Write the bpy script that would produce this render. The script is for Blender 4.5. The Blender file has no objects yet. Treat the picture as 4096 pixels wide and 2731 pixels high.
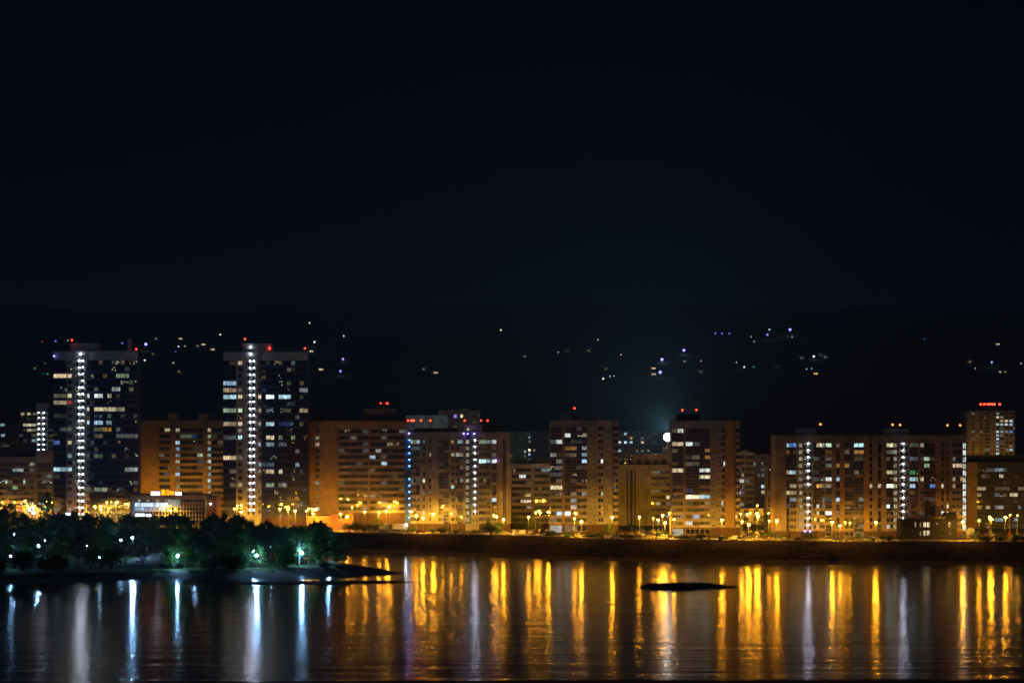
import bpy, bmesh, math, random
from mathutils import Vector, Matrix, noise

random.seed(7)
R = random.Random(11)
scene = bpy.context.scene
COL = scene.collection

# ------------------------------------------------------------------ camera
LENS, HORIZON, HCAM = 80.0, 1680.0, 60.0
FPX = 4096 * LENS / 36.0
cam_data = bpy.data.cameras.new('camera')
cam = bpy.data.objects.new('camera', cam_data)
COL.objects.link(cam)
cam.location = (0, 0, HCAM)
cam.rotation_euler = (math.radians(90), 0, 0)
cam_data.lens = LENS
cam_data.sensor_width = 36.0
cam_data.shift_y = (HORIZON - 1365.5) / 4096
cam_data.clip_start = 1.0
cam_data.clip_end = 30000
scene.camera = cam

# ------------------------------------------------------------------ world, fill sun, exposure
world = bpy.data.worlds.new('World')
scene.world = world
world.use_nodes = True
wn = world.node_tree
bg = wn.nodes['Background']
sky = wn.nodes.new('ShaderNodeTexSky')
sky.sky_type = 'NISHITA'
sky.sun_disc = False
sky.sun_elevation = math.radians(-9.0)
sky.sun_rotation = math.radians(200)
sky.altitude = 200
bg.inputs['Strength'].default_value = 0.1
# night airglow: deep blue, a little paler towards the horizon, the same all round
tc = wn.nodes.new('ShaderNodeTexCoord')
sx = wn.nodes.new('ShaderNodeSeparateXYZ')
wn.links.new(tc.outputs['Generated'], sx.inputs[0])
ramp = wn.nodes.new('ShaderNodeValToRGB')
ramp.color_ramp.elements[0].position = 0.02
ramp.color_ramp.elements[0].color = (.0024, .0058, .027, 1)
ramp.color_ramp.elements[1].position = 0.19
ramp.color_ramp.elements[1].color = (.0025, .0054, .031, 1)
wn.links.new(sx.outputs['Z'], ramp.inputs['Fac'])
addn = wn.nodes.new('ShaderNodeMix')
addn.data_type = 'RGBA'
addn.blend_type = 'ADD'
addn.inputs['Factor'].default_value = 1.0
wn.links.new(sky.outputs['Color'], addn.inputs['A'])
wn.links.new(ramp.outputs['Color'], addn.inputs['B'])
wn.links.new(addn.outputs['Result'], bg.inputs['Color'])
sun_data = bpy.data.lights.new('fill_sun', 'SUN')  # added fill sun standing in for city glow from the near bank
sun_data.energy = 0.085
sun_data.angle = math.radians(0.5)
sun_data.color = (0.38, 0.62, 1.0)
sun = bpy.data.objects.new('fill_sun', sun_data)
COL.objects.link(sun)
sun.location = (-200, -300, 600)
sun.rotation_euler = (math.radians(62), 0, math.radians(-24))
scene.view_settings.view_transform = 'Standard'
scene.view_settings.look = 'None'
scene.view_settings.exposure = 0.0
scene.view_settings.gamma = 1.0
scene.view_settings.use_curve_mapping = False
cy = scene.cycles
cy.use_denoising = True
cy.use_light_tree = True
cy.filter_width = 1.6
cy.max_bounces = 6
cy.diffuse_bounces = 2
cy.glossy_bounces = 3
cy.transmission_bounces = 2
cy.transparent_max_bounces = 8
cy.volume_bounces = 0
cy.sample_clamp_indirect = 4.0
cy.caustics_reflective = False
cy.caustics_refractive = False


# ------------------------------------------------------------------ helpers
def X(px, d):
    return (px - 2048.0) / FPX * d


def Z(py, d):
    return HCAM + (HORIZON - py) / FPX * d


def D(py, z):
    return (HCAM - z) * FPX / (py - HORIZON)


def lerp_table(tab, x):
    if x <= tab[0][0]:
        return tab[0][1]
    for (a, va), (b, vb) in zip(tab, tab[1:]):
        if x <= b:
            return va + (vb - va) * (x - a) / (b - a)
    return tab[-1][1]


def cropper(x0, y0, s):
    return lambda x, y: (x0 + x * s, y0 + y * s)


def tag(o, label=None, cat=None, group=None, kind=None):
    if label:
        o['label'] = label
    if cat:
        o['category'] = cat
    if group:
        o['group'] = group
    if kind:
        o['kind'] = kind
    return o


def empty(name, loc, label=None, cat=None, group=None):
    o = bpy.data.objects.new(name, None)
    o.location = loc
    o.empty_display_size = 0.5
    COL.objects.link(o)
    return tag(o, label, cat, group)


def link(name, me, parent=None, loc=(0, 0, 0), scale=None, rz=0.0, rx=0.0):
    """loc is local to the parent"""
    o = bpy.data.objects.new(name, me)
    o.location = loc
    if scale:
        o.scale = scale
    if rz or rx:
        o.rotation_euler = (rx, 0, rz)
    if parent is not None:
        o.parent = parent
    COL.objects.link(o)
    return o


class MB:
    """collects faces of one mesh"""

    def __init__(self):
        self.v, self.f, self.m = [], [], []

    def quad(self, a, b, c, d, mi=0):
        n = len(self.v)
        self.v += [a, b, c, d]
        self.f.append((n, n + 1, n + 2, n + 3))
        self.m.append(mi)

    def poly(self, pts, mi=0):
        n = len(self.v)
        self.v += list(pts)
        self.f.append(tuple(range(n, n + len(pts))))
        self.m.append(mi)

    def box(self, x0, x1, y0, y1, z0, z1, mi=0, front=None):
        n = len(self.v)
        self.v += [(x0, y0, z0), (x1, y0, z0), (x1, y1, z0), (x0, y1, z0),
                   (x0, y0, z1), (x1, y0, z1), (x1, y1, z1), (x0, y1, z1)]
        fs = [(0, 1, 5, 4), (1, 2, 6, 5), (2, 3, 7, 6), (3, 0, 4, 7), (4, 5, 6, 7), (3, 2, 1, 0)]
        for i, q in enumerate(fs):
            self.f.append(tuple(n + k for k in q))
            self.m.append(front if (front is not None and i == 0) else mi)

    def tube(self, p0, p1, r0, r1, sides=6, mi=0, cap=True):
        p0, p1 = Vector(p0), Vector(p1)
        ax = (p1 - p0)
        if ax.length < 1e-6:
            return
        ax.normalize()
        u = ax.orthogonal().normalized()
        w = ax.cross(u)
        n = len(self.v)
        for p, r in ((p0, r0), (p1, r1)):
            for k in range(sides):
                a = 2 * math.pi * k / sides
                self.v.append(tuple(p + (u * math.cos(a) + w * math.sin(a)) * r))
        for k in range(sides):
            j = (k + 1) % sides
            self.f.append((n + k, n + j, n + sides + j, n + sides + k))
            self.m.append(mi)
        if cap:
            self.f.append(tuple(n + sides + k for k in range(sides)))
            self.m.append(mi)
            self.f.append(tuple(n + k for k in reversed(range(sides))))
            self.m.append(mi)

    def ico(self, c, r, sub=1, sz=1.0, mi=0):
        bm = bmesh.new()
        bmesh.ops.create_icosphere(bm, subdivisions=sub, radius=r)
        n = len(self.v)
        bm.verts.index_update()
        for v in bm.verts:
            self.v.append((c[0] + v.co.x, c[1] + v.co.y, c[2] + v.co.z * sz))
        for f in bm.faces:
            self.f.append(tuple(n + v.index for v in f.verts))
            self.m.append(mi)
        bm.free()

    def mesh(self, name, mats, smooth=False):
        me = bpy.data.meshes.new(name)
        me.from_pydata([tuple(v) for v in self.v], [], self.f)
        for m in mats:
            me.materials.append(m)
        me.polygons.foreach_set('material_index', self.m)
        if smooth:
            me.polygons.foreach_set('use_smooth', [True] * len(self.f))
        me.update()
        return me


# ------------------------------------------------------------------ materials
MATS = {}


def material(name, color, rough=0.8, var=0.25, scale=0.35, metallic=0.0, spec=0.4, bump=0.0, bscale=2.0, rand=0.12,
             color2=None):
    if name in MATS:
        return MATS[name]
    m = bpy.data.materials.new(name)
    m.use_nodes = True
    nt = m.node_tree
    b = nt.nodes['Principled BSDF']
    b.inputs['Roughness'].default_value = rough
    b.inputs['Metallic'].default_value = metallic
    b.inputs['Specular IOR Level'].default_value = spec
    geo = nt.nodes.new('ShaderNodeNewGeometry')
    no = nt.nodes.new('ShaderNodeTexNoise')
    no.inputs['Scale'].default_value = scale
    no.inputs['Detail'].default_value = 6
    no.inputs['Roughness'].default_value = 0.65
    nt.links.new(geo.outputs['Position'], no.inputs['Vector'])
    rp = nt.nodes.new('ShaderNodeValToRGB')
    c2 = color2 or tuple(c * (1 - var) for c in color)
    rp.color_ramp.elements[0].position = 0.32
    rp.color_ramp.elements[1].position = 0.68
    rp.color_ramp.elements[0].color = (*c2, 1)
    rp.color_ramp.elements[1].color = (*[min(1, c * (1 + var * 0.6)) for c in color], 1)
    nt.links.new(no.outputs['Fac'], rp.inputs['Fac'])
    info = nt.nodes.new('ShaderNodeObjectInfo')
    mr = nt.nodes.new('ShaderNodeMapRange')
    mr.inputs['To Min'].default_value = 1 - rand
    mr.inputs['To Max'].default_value = 1 + rand
    nt.links.new(info.outputs['Random'], mr.inputs['Value'])
    mx = nt.nodes.new('ShaderNodeVectorMath')
    mx.operation = 'SCALE'
    nt.links.new(rp.outputs['Color'], mx.inputs[0])
    nt.links.new(mr.outputs['Result'], mx.inputs['Scale'])
    nt.links.new(mx.outputs['Vector'], b.inputs['Base Color'])
    if bump:
        n2 = nt.nodes.new('ShaderNodeTexNoise')
        n2.inputs['Scale'].default_value = bscale
        n2.inputs['Detail'].default_value = 5
        nt.links.new(geo.outputs['Position'], n2.inputs['Vector'])
        bp = nt.nodes.new('ShaderNodeBump')
        bp.inputs['Strength'].default_value = bump
        bp.inputs['Distance'].default_value = 0.3
        nt.links.new(n2.outputs['Fac'], bp.inputs['Height'])
        nt.links.new(bp.outputs['Normal'], b.inputs['Normal'])
    MATS[name] = m
    return m


def glow(name, color, strength, sample=True):
    if name in MATS:
        return MATS[name]
    m = bpy.data.materials.new(name)
    m.use_nodes = True
    nt = m.node_tree
    nt.nodes.remove(nt.nodes['Principled BSDF'])
    e = nt.nodes.new('ShaderNodeEmission')
    e.inputs['Color'].default_value = (*color, 1)
    e.inputs['Strength'].default_value = strength
    nt.links.new(e.outputs[0], nt.nodes['Material Output'].inputs['Surface'])
    m.cycles.emission_sampling = 'FRONT_BACK' if sample else 'NONE'
    MATS[name] = m
    return m


LITCOL = dict(warm=(1, .76, .45), yel=(1, .88, .52), white=(.88, 1, .94), green=(.72, 1, .62), cyan=(.55, .90, 1),
              blue=(.16, .34, 1), orange=(1, .48, .10), red=(1, .10, .04), purple=(.42, .22, 1), lblue=(.5, .75, 1),
              grn=(.05, .9, .35))
LITLEV = {0: 0.04, 1: 0.13, 2: 0.4, 3: 1.05, 4: 2.6}


def lit_pane(cname, lev):
    name = 'lit_glass_%s_%d' % (cname, lev)
    if name in MATS:
        return MATS[name]
    m = bpy.data.materials.new(name)
    m.use_nodes = True
    nt = m.node_tree
    b = nt.nodes['Principled BSDF']
    b.inputs['Base Color'].default_value = (.05, .05, .05, 1)
    b.inputs['Roughness'].default_value = 0.15
    geo = nt.nodes.new('ShaderNodeNewGeometry')
    mp = nt.nodes.new('ShaderNodeMapping')
    mp.inputs['Scale'].default_value = (2.3, 0.5, 0.45)
    nt.links.new(geo.outputs['Position'], mp.inputs['Vector'])
    no = nt.nodes.new('ShaderNodeTexNoise')
    no.inputs['Scale'].default_value = 1.0
    no.inputs['Detail'].default_value = 3
    nt.links.new(mp.outputs['Vector'], no.inputs['Vector'])
    mr = nt.nodes.new('ShaderNodeMapRange')
    mr.inputs['From Min'].default_value = 0.32
    mr.inputs['From Max'].default_value = 0.66
    mr.inputs['To Min'].default_value = 0.22
    mr.inputs['To Max'].default_value = 1.5
    nt.links.new(no.outputs['Fac'], mr.inputs['Value'])
    info = nt.nodes.new('ShaderNodeObjectInfo')
    m2 = nt.nodes.new('ShaderNodeMapRange')
    m2.inputs['To Min'].default_value = 0.55 * LITLEV[lev]
    m2.inputs['To Max'].default_value = 1.35 * LITLEV[lev]
    nt.links.new(info.outputs['Random'], m2.inputs['Value'])
    mu = nt.nodes.new('ShaderNodeMath')
    mu.operation = 'MULTIPLY'
    nt.links.new(mr.outputs[0], mu.inputs[0])
    nt.links.new(m2.outputs[0], mu.inputs[1])
    b.inputs['Emission Color'].default_value = (*LITCOL[cname], 1)
    nt.links.new(mu.outputs[0], b.inputs['Emission Strength'])
    m.cycles.emission_sampling = 'NONE'
    MATS[name] = m
    return m


def glint_pane(cname):
    '''dark pane with lamp and garland glints painted on as glowing dots'''
    name = 'glint_dotted_glass_' + cname
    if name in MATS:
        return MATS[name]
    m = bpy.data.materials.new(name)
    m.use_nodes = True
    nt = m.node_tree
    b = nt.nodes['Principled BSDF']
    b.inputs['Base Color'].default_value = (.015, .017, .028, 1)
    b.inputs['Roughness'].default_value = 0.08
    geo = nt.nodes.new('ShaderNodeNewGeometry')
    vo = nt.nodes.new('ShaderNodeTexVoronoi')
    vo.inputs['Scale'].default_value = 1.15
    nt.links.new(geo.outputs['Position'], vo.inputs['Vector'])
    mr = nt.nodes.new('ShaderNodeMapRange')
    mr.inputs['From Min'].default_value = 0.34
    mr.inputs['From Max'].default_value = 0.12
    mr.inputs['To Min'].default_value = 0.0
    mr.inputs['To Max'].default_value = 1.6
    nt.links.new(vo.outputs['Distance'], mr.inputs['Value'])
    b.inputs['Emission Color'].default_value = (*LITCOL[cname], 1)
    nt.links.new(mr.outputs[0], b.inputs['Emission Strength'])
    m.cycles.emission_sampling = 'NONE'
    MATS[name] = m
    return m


M_glass = material('dark_window_glass', (.016, .019, .026), 0.06, 0.3, 0.2, spec=0.6, rand=0.3)
M_glass_b = material('blue_tinted_glass', (.012, .018, .05), 0.06, 0.3, 0.2, spec=0.6, rand=0.3)
M_frame = material('window_frame_white', (.46, .45, .43), 0.5, 0.1, 0.5)
M_frame_t = material('window_frame_dark', (.085, .09, .11), 0.5, 0.1, 0.5)
M_frame_d = material('window_frame_grey', (.20, .20, .21), 0.5, 0.1, 0.5)
M_slot = material('dark_recess_concrete', (.10, .095, .09), 0.9, 0.2)
M_brick = material('yellow_brick', (.50, .33, .135), 0.9, 0.26, 0.12, bump=0.2, bscale=6)
M_brick_r = material('red_brick', (.25, .125, .07), 0.9, 0.2, 0.25)
M_beige = material('beige_panel', (.43, .41, .37), 0.85, 0.26, 0.12, rand=.18)
M_grey = material('grey_panel', (.42, .42, .40), 0.85, 0.26, 0.12, rand=.18)
M_cream = material('cream_panel', (.52, .47, .37), 0.85, 0.26, 0.12, rand=.18)
M_pink = material('rosy_panel', (.42, .335, .24), 0.85, 0.26, 0.12, rand=.18)
M_conc = material('light_concrete', (.50, .50, .47), 0.85, 0.14, 0.2)
M_navy = material('navy_panel', (.045, .065, .20), 0.6, 0.15, 0.4)
M_brown = material('brown_plinth', (.13, .075, .045), 0.85, 0.2, 0.4)
M_black = material('charcoal_cladding', (.022, .02, .02), 0.8, 0.2, 0.4)
M_darkst = material('dark_stone', (.07, .062, .06), 0.8, 0.2, 0.4)
M_roof = material('roof_bitumen', (.06, .06, .065), 0.9, 0.2, 0.5)
M_blue = material('blue_wall_panel', (.10, .22, .42), 0.6, 0.15, 0.5)
M_orangep = material('orange_band', (.42, .13, .04), 0.8, 0.15, 0.5)
M_metal = material('galvanised_steel', (.30, .30, .29), 0.45, 0.15, 1.5, metallic=0.6)
M_metal_d = material('dark_painted_steel', (.05, .05, .055), 0.5, 0.15, 1.5)
M_motif = material('dark_motif_paint', (.05, .045, .05), 0.8, 0.1)

# lamps
SODIUM = (1.0, 0.36, 0.015)
G_sod = {1: glow('sodium_lamp_dim', SODIUM, 230), 2: glow('sodium_lamp', SODIUM, 450),
         3: glow('sodium_lamp_bright', SODIUM, 680)}
G_park = {1: glow('park_lamp_dim', (.30, .64, 1.0), 150), 2: glow('park_lamp', (.24, .54, 1.0), 950),
          3: glow('park_lamp_bright', (.26, .56, 1.0), 1600)}
G_red = glow('red_beacon', (1, .03, .012), 15)
G_stair = glow('stair_lamp_diffuser', (.70, .74, 1.0), 95)
G_stair_s = glow('stair_lamp_rim', (.80, .86, 1.0), 34)
G_blue_s = glow('blue_lamp_rim', (.12, .42, 1.0), 34)
G_violet = glow('violet_lamp', (.26, .20, 1.0), 12)
G_flood = glow('floodlight_lens', (.80, .95, 1.0), 18)

# ------------------------------------------------------------------ terrain tables
SHORE = [(X(p, d), d) for p, d in ((-200, 1075), (1000, 1062), (1300, 1050), (1400, 1046), (1600, 1025), (2000, 992),
                                   (2400, 976), (2700, 957), (3300, 951), (4096, 943), (4600, 938))]
TOP = [(X(p, d), d) for p, d in ((-200, 1082), (1000, 1075), (1400, 1064), (2000, 1045), (2150, 1034), (2400, 1012),
                                 (2700, 1004), (3300, 990), (4096, 985), (4600, 982))]
GZ = 7.3
RISE = [(1350, 7.3), (1700, 13), (2000, 26), (2400, 66), (3000, 150), (3600, 222), (4300, 275), (5200, 292), (7000, 240)]


def shore(x):
    return lerp_table(SHORE, x)


def top(x):
    return lerp_table(TOP, x)


def gz(x, d):
    s, t = shore(x), top(x)
    if d >= t:
        z = lerp_table(RISE, d)
        if d > 1700:
            k = min(1, (d - 1700) / 900)
            n = noise.noise(Vector((x / 420.0, d / 520.0, 3.1)))
            n2 = noise.noise(Vector((x / 140.0, d / 160.0, 8.1)))
            z += k * (n * 26 + n2 * 7)
        return z
    if d <= s:
        return (d - s) * 0.18
    u = (d - s) / (t - s)
    if u < 0.4:
        return u / 0.4 * 1.0
    return 1.0 + (u - 0.4) / 0.6 * (GZ - 1.0)


# ------------------------------------------------------------------ ground
def grid_mesh(name, rows, mat, smooth=True):
    mb = MB()
    nr, nc = len(rows), len(rows[0])
    for r in rows:
        mb.v += r
    for i in range(nr - 1):
        for j in range(nc - 1):
            mb.f.append((i * nc + j, i * nc + j + 1, (i + 1) * nc + j + 1, (i + 1) * nc + j))
            mb.m.append(0)
    return mb.mesh(name, [mat], smooth)


def ground_material():
    m = bpy.data.materials.new('bank_grass_and_earth')
    m.use_nodes = True
    nt = m.node_tree
    b = nt.nodes['Principled BSDF']
    b.inputs['Roughness'].default_value = 0.95
    b.inputs['Specular IOR Level'].default_value = 0.1
    geo = nt.nodes.new('ShaderNodeNewGeometry')
    n1 = nt.nodes.new('ShaderNodeTexNoise')
    n1.inputs['Scale'].default_value = 0.09
    n1.inputs['Detail'].default_value = 8
    n1.inputs['Roughness'].default_value = 0.7
    nt.links.new(geo.outputs['Position'], n1.inputs['Vector'])
    r1 = nt.nodes.new('ShaderNodeValToRGB')
    r1.color_ramp.elements[0].position = 0.36
    r1.color_ramp.elements[0].color = (.058, .036, .020, 1)
    r1.color_ramp.elements[1].position = 0.62
    r1.color_ramp.elements[1].color = (.062, .052, .018, 1)
    nt.links.new(n1.outputs['Fac'], r1.inputs['Fac'])
    n2 = nt.nodes.new('ShaderNodeTexNoise')
    n2.inputs['Scale'].default_value = 0.8
    n2.inputs['Detail'].default_value = 6
    nt.links.new(geo.outputs['Position'], n2.inputs['Vector'])
    mx = nt.nodes.new('ShaderNodeMix')
    mx.data_type = 'RGBA'
    mx.blend_type = 'MULTIPLY'
    mx.inputs['Factor'].default_value = 0.7
    nt.links.new(r1.outputs['Color'], mx.inputs['A'])
    nt.links.new(n2.outputs['Color'], mx.inputs['B'])
    nt.links.new(mx.outputs['Result'], b.inputs['Base Color'])
    bp = nt.nodes.new('ShaderNodeBump')
    bp.inputs['Strength'].default_value = 0.8
    bp.inputs['Distance'].default_value = 0.5
    nt.links.new(n2.outputs['Fac'], bp.inputs['Height'])
    nt.links.new(bp.outputs['Normal'], b.inputs['Normal'])
    return m


M_ground = ground_material()
M_asph = material('asphalt', (.085, .080, .075), 0.85, 0.25, 0.3, spec=0.3, rand=0)
M_pave = material('paving', (.30, .28, .25), 0.85, 0.2, 0.5, rand=0)
M_sand = material('grey_river_sand', (.24, .23, .21), 0.95, 0.25, 0.25, spec=0.15, bump=0.4, bscale=1.5, rand=0)
M_mud = material('dark_river_mud', (.035, .032, .028), 0.9, 0.3, 0.3, spec=0.15, bump=0.5, bscale=1.0, rand=0)
M_grass = material('park_grass', (.045, .085, .022), 0.95, 0.35, 0.2, spec=0.1, bump=0.6, bscale=2.0, rand=0)

xs = sorted(set([-4200, -3400, -2600, -2000, -1500, -1100, -800, -560, -420] + list(range(-320, 321, 8)) +
                [420, 560, 800, 1100, 1500, 2000, 2600, 3400, 4200]))
rows = []
for u in (-0.6, -0.15, 0.0, 0.12, 0.25, 0.4, 0.52, 0.64, 0.76, 0.88, 1.0):
    row = []
    for x in xs:
        s, t = shore(x), top(x)
        d = s + (t - s) * u
        z = gz(x, d)
        if 0.1 < u < 0.95:
            z += 0.35 * noise.noise(Vector((x / 6.0, d / 5.0, 1)))
            d += 0.8 * noise.noise(Vector((x / 9.0, u * 7, 5)))
        row.append((x, d, z))
    rows.append(row)
for d in (1095, 1130, 1200, 1350, 1520, 1700, 1800, 1900, 2000, 2100, 2200, 2300, 2400, 2550, 2700, 2850, 3000, 3150,
          3300, 3450, 3600, 3800, 4000, 4300, 4700, 5200, 6000, 7000):
    rows.append([(x, d, gz(x, d)) for x in xs])
g = link('ground', grid_mesh('ground', rows, M_ground))
tag(g, kind='structure')


def strip(name, off0, off1, dz, mat, x0=-260, x1=300, thick=0.0):
    mb = MB()
    xx = list(range(x0, x1 + 1, 10))
    for a, b in zip(xx, xx[1:]):
        za = GZ + dz
        p = [(a, top(a) + off0, za), (b, top(b) + off0, za), (b, top(b) + off1, za), (a, top(a) + off1, za)]
        mb.quad(*p)
        if thick:
            mb.quad((a, top(a) + off0, za - thick), (b, top(b) + off0, za - thick), p[1], p[0])
            mb.quad(p[3], p[2], (b, top(b) + off1, za - thick), (a, top(a) + off1, za - thick))
    o = link(name, mb.mesh(name, [mat]))
    tag(o, kind='structure')
    return o


strip('courtyard_paving', 16.5, 62, 0.02, M_asph)
strip('embankment_promenade', 1.2, 4.0, 0.14, M_pave, thick=0.13)
strip('embankment_road', 4.3, 13.6, 0.024, M_asph)
strip('pavement', 13.8, 16.3, 0.14, M_pave, thick=0.13)
M_paint = material('road_paint', (.75, .74, .70), 0.7, 0.1, rand=0)
strip('road_marking', 8.9, 9.05, 0.030, M_paint)

# ------------------------------------------------------------------ river
def water_material():
    m = bpy.data.materials.new('river_water')
    m.use_nodes = True
    nt = m.node_tree
    b = nt.nodes['Principled BSDF']
    b.inputs['Base Color'].default_value = (.006, .007, .008, 1)
    b.inputs['IOR'].default_value = 1.333
    b.inputs['Specular IOR Level'].default_value = 0.5
    geo = nt.nodes.new('ShaderNodeNewGeometry')
    # wind patches change how rough the surface is
    mp = nt.nodes.new('ShaderNodeMapping')
    mp.inputs['Scale'].default_value = (0.006, 0.035, 1)
    nt.links.new(geo.outputs['Position'], mp.inputs['Vector'])
    n1 = nt.nodes.new('ShaderNodeTexNoise')
    n1.inputs['Scale'].default_value = 1.0
    n1.inputs['Detail'].default_value = 4
    nt.links.new(mp.outputs['Vector'], n1.inputs['Vector'])
    mr = nt.nodes.new('ShaderNodeMapRange')
    mr.inputs['From Min'].default_value = 0.3
    mr.inputs['From Max'].default_value = 0.7
    mr.inputs['To Min'].default_value = 0.100
    mr.inputs['To Max'].default_value = 0.150
    nt.links.new(n1.outputs['Fac'], mr.inputs['Value'])
    nt.links.new(mr.outputs[0], b.inputs['Roughness'])
    # ripples
    hs = []
    for sc, amp, det in (((.50, .34, 1), .072, 2), ((.020, .095, 1), .24, 3)):
        mp2 = nt.nodes.new('ShaderNodeMapping')
        mp2.inputs['Scale'].default_value = sc
        nt.links.new(geo.outputs['Position'], mp2.inputs['Vector'])
        n2 = nt.nodes.new('ShaderNodeTexNoise')
        n2.inputs['Scale'].default_value = 1.0
        n2.inputs['Detail'].default_value = det
        n2.inputs['Roughness'].default_value = 0.55
        nt.links.new(mp2.outputs['Vector'], n2.inputs['Vector'])
        mu = nt.nodes.new('ShaderNodeMath')
        mu.operation = 'MULTIPLY'
        mu.inputs[1].default_value = amp
        nt.links.new(n2.outputs['Fac'], mu.inputs[0])
        hs.append(mu)
    ad = nt.nodes.new('ShaderNodeMath')
    nt.links.new(hs[0].outputs[0], ad.inputs[0])
    nt.links.new(hs[1].outputs[0], ad.inputs[1])
    bp = nt.nodes.new('ShaderNodeBump')
    bp.inputs['Strength'].default_value = 1.0
    bp.inputs['Distance'].default_value = 1.0
    nt.links.new(ad.outputs[0], bp.inputs['Height'])
    nt.links.new(bp.outputs['Normal'], b.inputs['Normal'])
    return m


mb = MB()
mb.quad((-4200, 480, 0), (4200, 480, 0), (4200, 1090, 0), (-4200, 1090, 0))
tag(link('water', mb.mesh('water', [water_material()])), kind='structure')

# near bank, falling from below the viewpoint to the river
nx = [-600, -300, -150] + list(range(-90, 91, 4)) + [150, 300, 600]
rows = []
for d in (-60, 0, 60, 140, 240, 340, 430, 480, 500, 510, 518, 523, 527, 531):
    rows.append([(x, d + (2.2 * noise.noise(Vector((x / 14.0, 3.3, d / 60.0))) + min(0, (x + 2) * 0.05)
                          if d > 470 else 0), (524 - d) * 0.088 if d < 518 else (526 - d) * 0.08) for x in nx])
tag(link('near_bank', grid_mesh('near_bank', rows, M_mud)), kind='structure')


# ------------------------------------------------------------------ peninsula, bars and islet
def sdist(poly, x, y):
    inside = False
    best = 1e9
    n = len(poly)
    for i in range(n):
        x1, y1 = poly[i]
        x2, y2 = poly[(i + 1) % n]
        if (y1 > y) != (y2 > y) and x < (x2 - x1) * (y - y1) / (y2 - y1) + x1:
            inside = not inside
        dx, dy = x2 - x1, y2 - y1
        t = max(0, min(1, ((x - x1) * dx + (y - y1) * dy) / (dx * dx + dy * dy)))
        best = min(best, math.hypot(x - x1 - t * dx, y - y1 - t * dy))
    return best if inside else -best


def land(name, poly, hmax, slope, step, mat, nz=0.3, mat_fn=None, mats=None):
    x0, x1 = min(p[0] for p in poly) - 6, max(p[0] for p in poly) + 6
    y0, y1 = min(p[1] for p in poly) - 6, max(p[1] for p in poly) + 6
    nxx, nyy = int((x1 - x0) / step) + 1, int((y1 - y0) / step) + 1
    mb = MB()
    sd = {}
    for j in range(nyy):
        for i in range(nxx):
            x, y = x0 + i * step, y0 + j * step
            s = sdist(poly, x, y) + 1.2 * noise.noise(Vector((x / 8.0, y / 8.0, 0)))
            sd[i, j] = s
            z = min(hmax, s * slope)
            z += nz * min(1, max(0, s / 6)) * noise.noise(Vector((x / 11.0, y / 11.0, 4)))
            mb.v.append((x, y, max(z, -0.9)))
    for j in range(nyy - 1):
        for i in range(nxx - 1):
            if max(sd[i, j], sd[i + 1, j], sd[i, j + 1], sd[i + 1, j + 1]) > -3:
                a = j * nxx + i
                mb.f.append((a, a + 1, a + nxx + 1, a + nxx))
                mb.m.append(0 if mat_fn is None else mat_fn(x0 + i * step, y0 + j * step, sd[i, j]))
    o = link(name, mb.mesh(name, mats or [mat], True))
    return tag(o, kind='structure')


def shore_pts(lst):
    return [(X(p, D(y, 0)), D(y, 0)) for p, y in lst]


PEN = shore_pts([(-700, 2340), (0, 2335), (250, 2330), (470, 2322), (560, 2312), (700, 2310), (900, 2314),
                 (1150, 2305), (1350, 2301), (1500, 2297), (1625, 2292), (1560, 2283), (1480, 2272), (1405, 2258),
                 (1375, 2252), (1200, 2248), (1000, 2230), (800, 2212), (500, 2201), (0, 2186), (-700, 2180)])
PZ = 2.4
land('peninsula', PEN, PZ, 0.20, 4.0, None,
     mat_fn=lambda x, y, s: 1 if s < 7 else 0, mats=[M_grass, M_sand])
land('sand_bar', shore_pts([(820, 2330), (1000, 2326), (1200, 2322), (1400, 2321), (1560, 2322), (1690, 2327),
                            (1560, 2331), (1300, 2337), (1000, 2338)]), 0.45, 0.1, 2.0, M_mud, 0.1)
ISL = shore_pts([(2540, 2347), (2590, 2340), (2640, 2341), (2700, 2337), (2790, 2338), (2860, 2341), (2910, 2344), (2975, 2347),
                 (2900, 2350), (2820, 2352), (2760, 2357), (2680, 2356), (2630, 2358), (2580, 2352)])
land('islet', ISL, 0.55, 0.11, 1.6, M_mud, 0.2)

# lit sandy square in the park
mb = MB()
pa, pb = X(474, 905), X(672, 905)
n = 16
for i in range(n):
    for j in range(12):
        xa, xb = pa + (pb - pa) * i / n, pa + (pb - pa) * (i + 1) / n
        ya, yb = 903 + 80 * j / 12, 903 + 80 * (j + 1) / 12
        mb.quad(*[(x, y, PZ + 0.32 + 0.02 * noise.noise(Vector((x, y, 0)))) for x, y in
                  ((xa, ya), (xb, ya), (xb, yb), (xa, yb))])
tag(link('park_square', mb.mesh('park_square', [M_sand])), kind='structure')


def land_z(x, y):
    s = sdist(PEN, x, y)
    return min(PZ, s * 0.2) if s > 0 else 0.0


# ------------------------------------------------------------------ facade kit
UNIT = {}


def unit_box(mat):
    if mat.name not in UNIT:
        mb = MB()
        mb.box(-.5, .5, -.5, .5, -.5, .5)
        UNIT[mat.name] = mb.mesh('panel_' + mat.name, [mat])
    return UNIT[mat.name]


def box(root, name, x0, x1, y0, y1, z0, z1, mat, parent=None, rz=0.0):
    """box in world metres, made a child of root (an Empty without rotation)"""
    L = root.location
    c = Vector(((x0 + x1) / 2, (y0 + y1) / 2, (z0 + z1) / 2)) - L
    return link(name, unit_box(mat), root, c, (max(x1 - x0, .01), max(y1 - y0, .01), max(z1 - z0, .01)), rz)


WIN = {}


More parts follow.
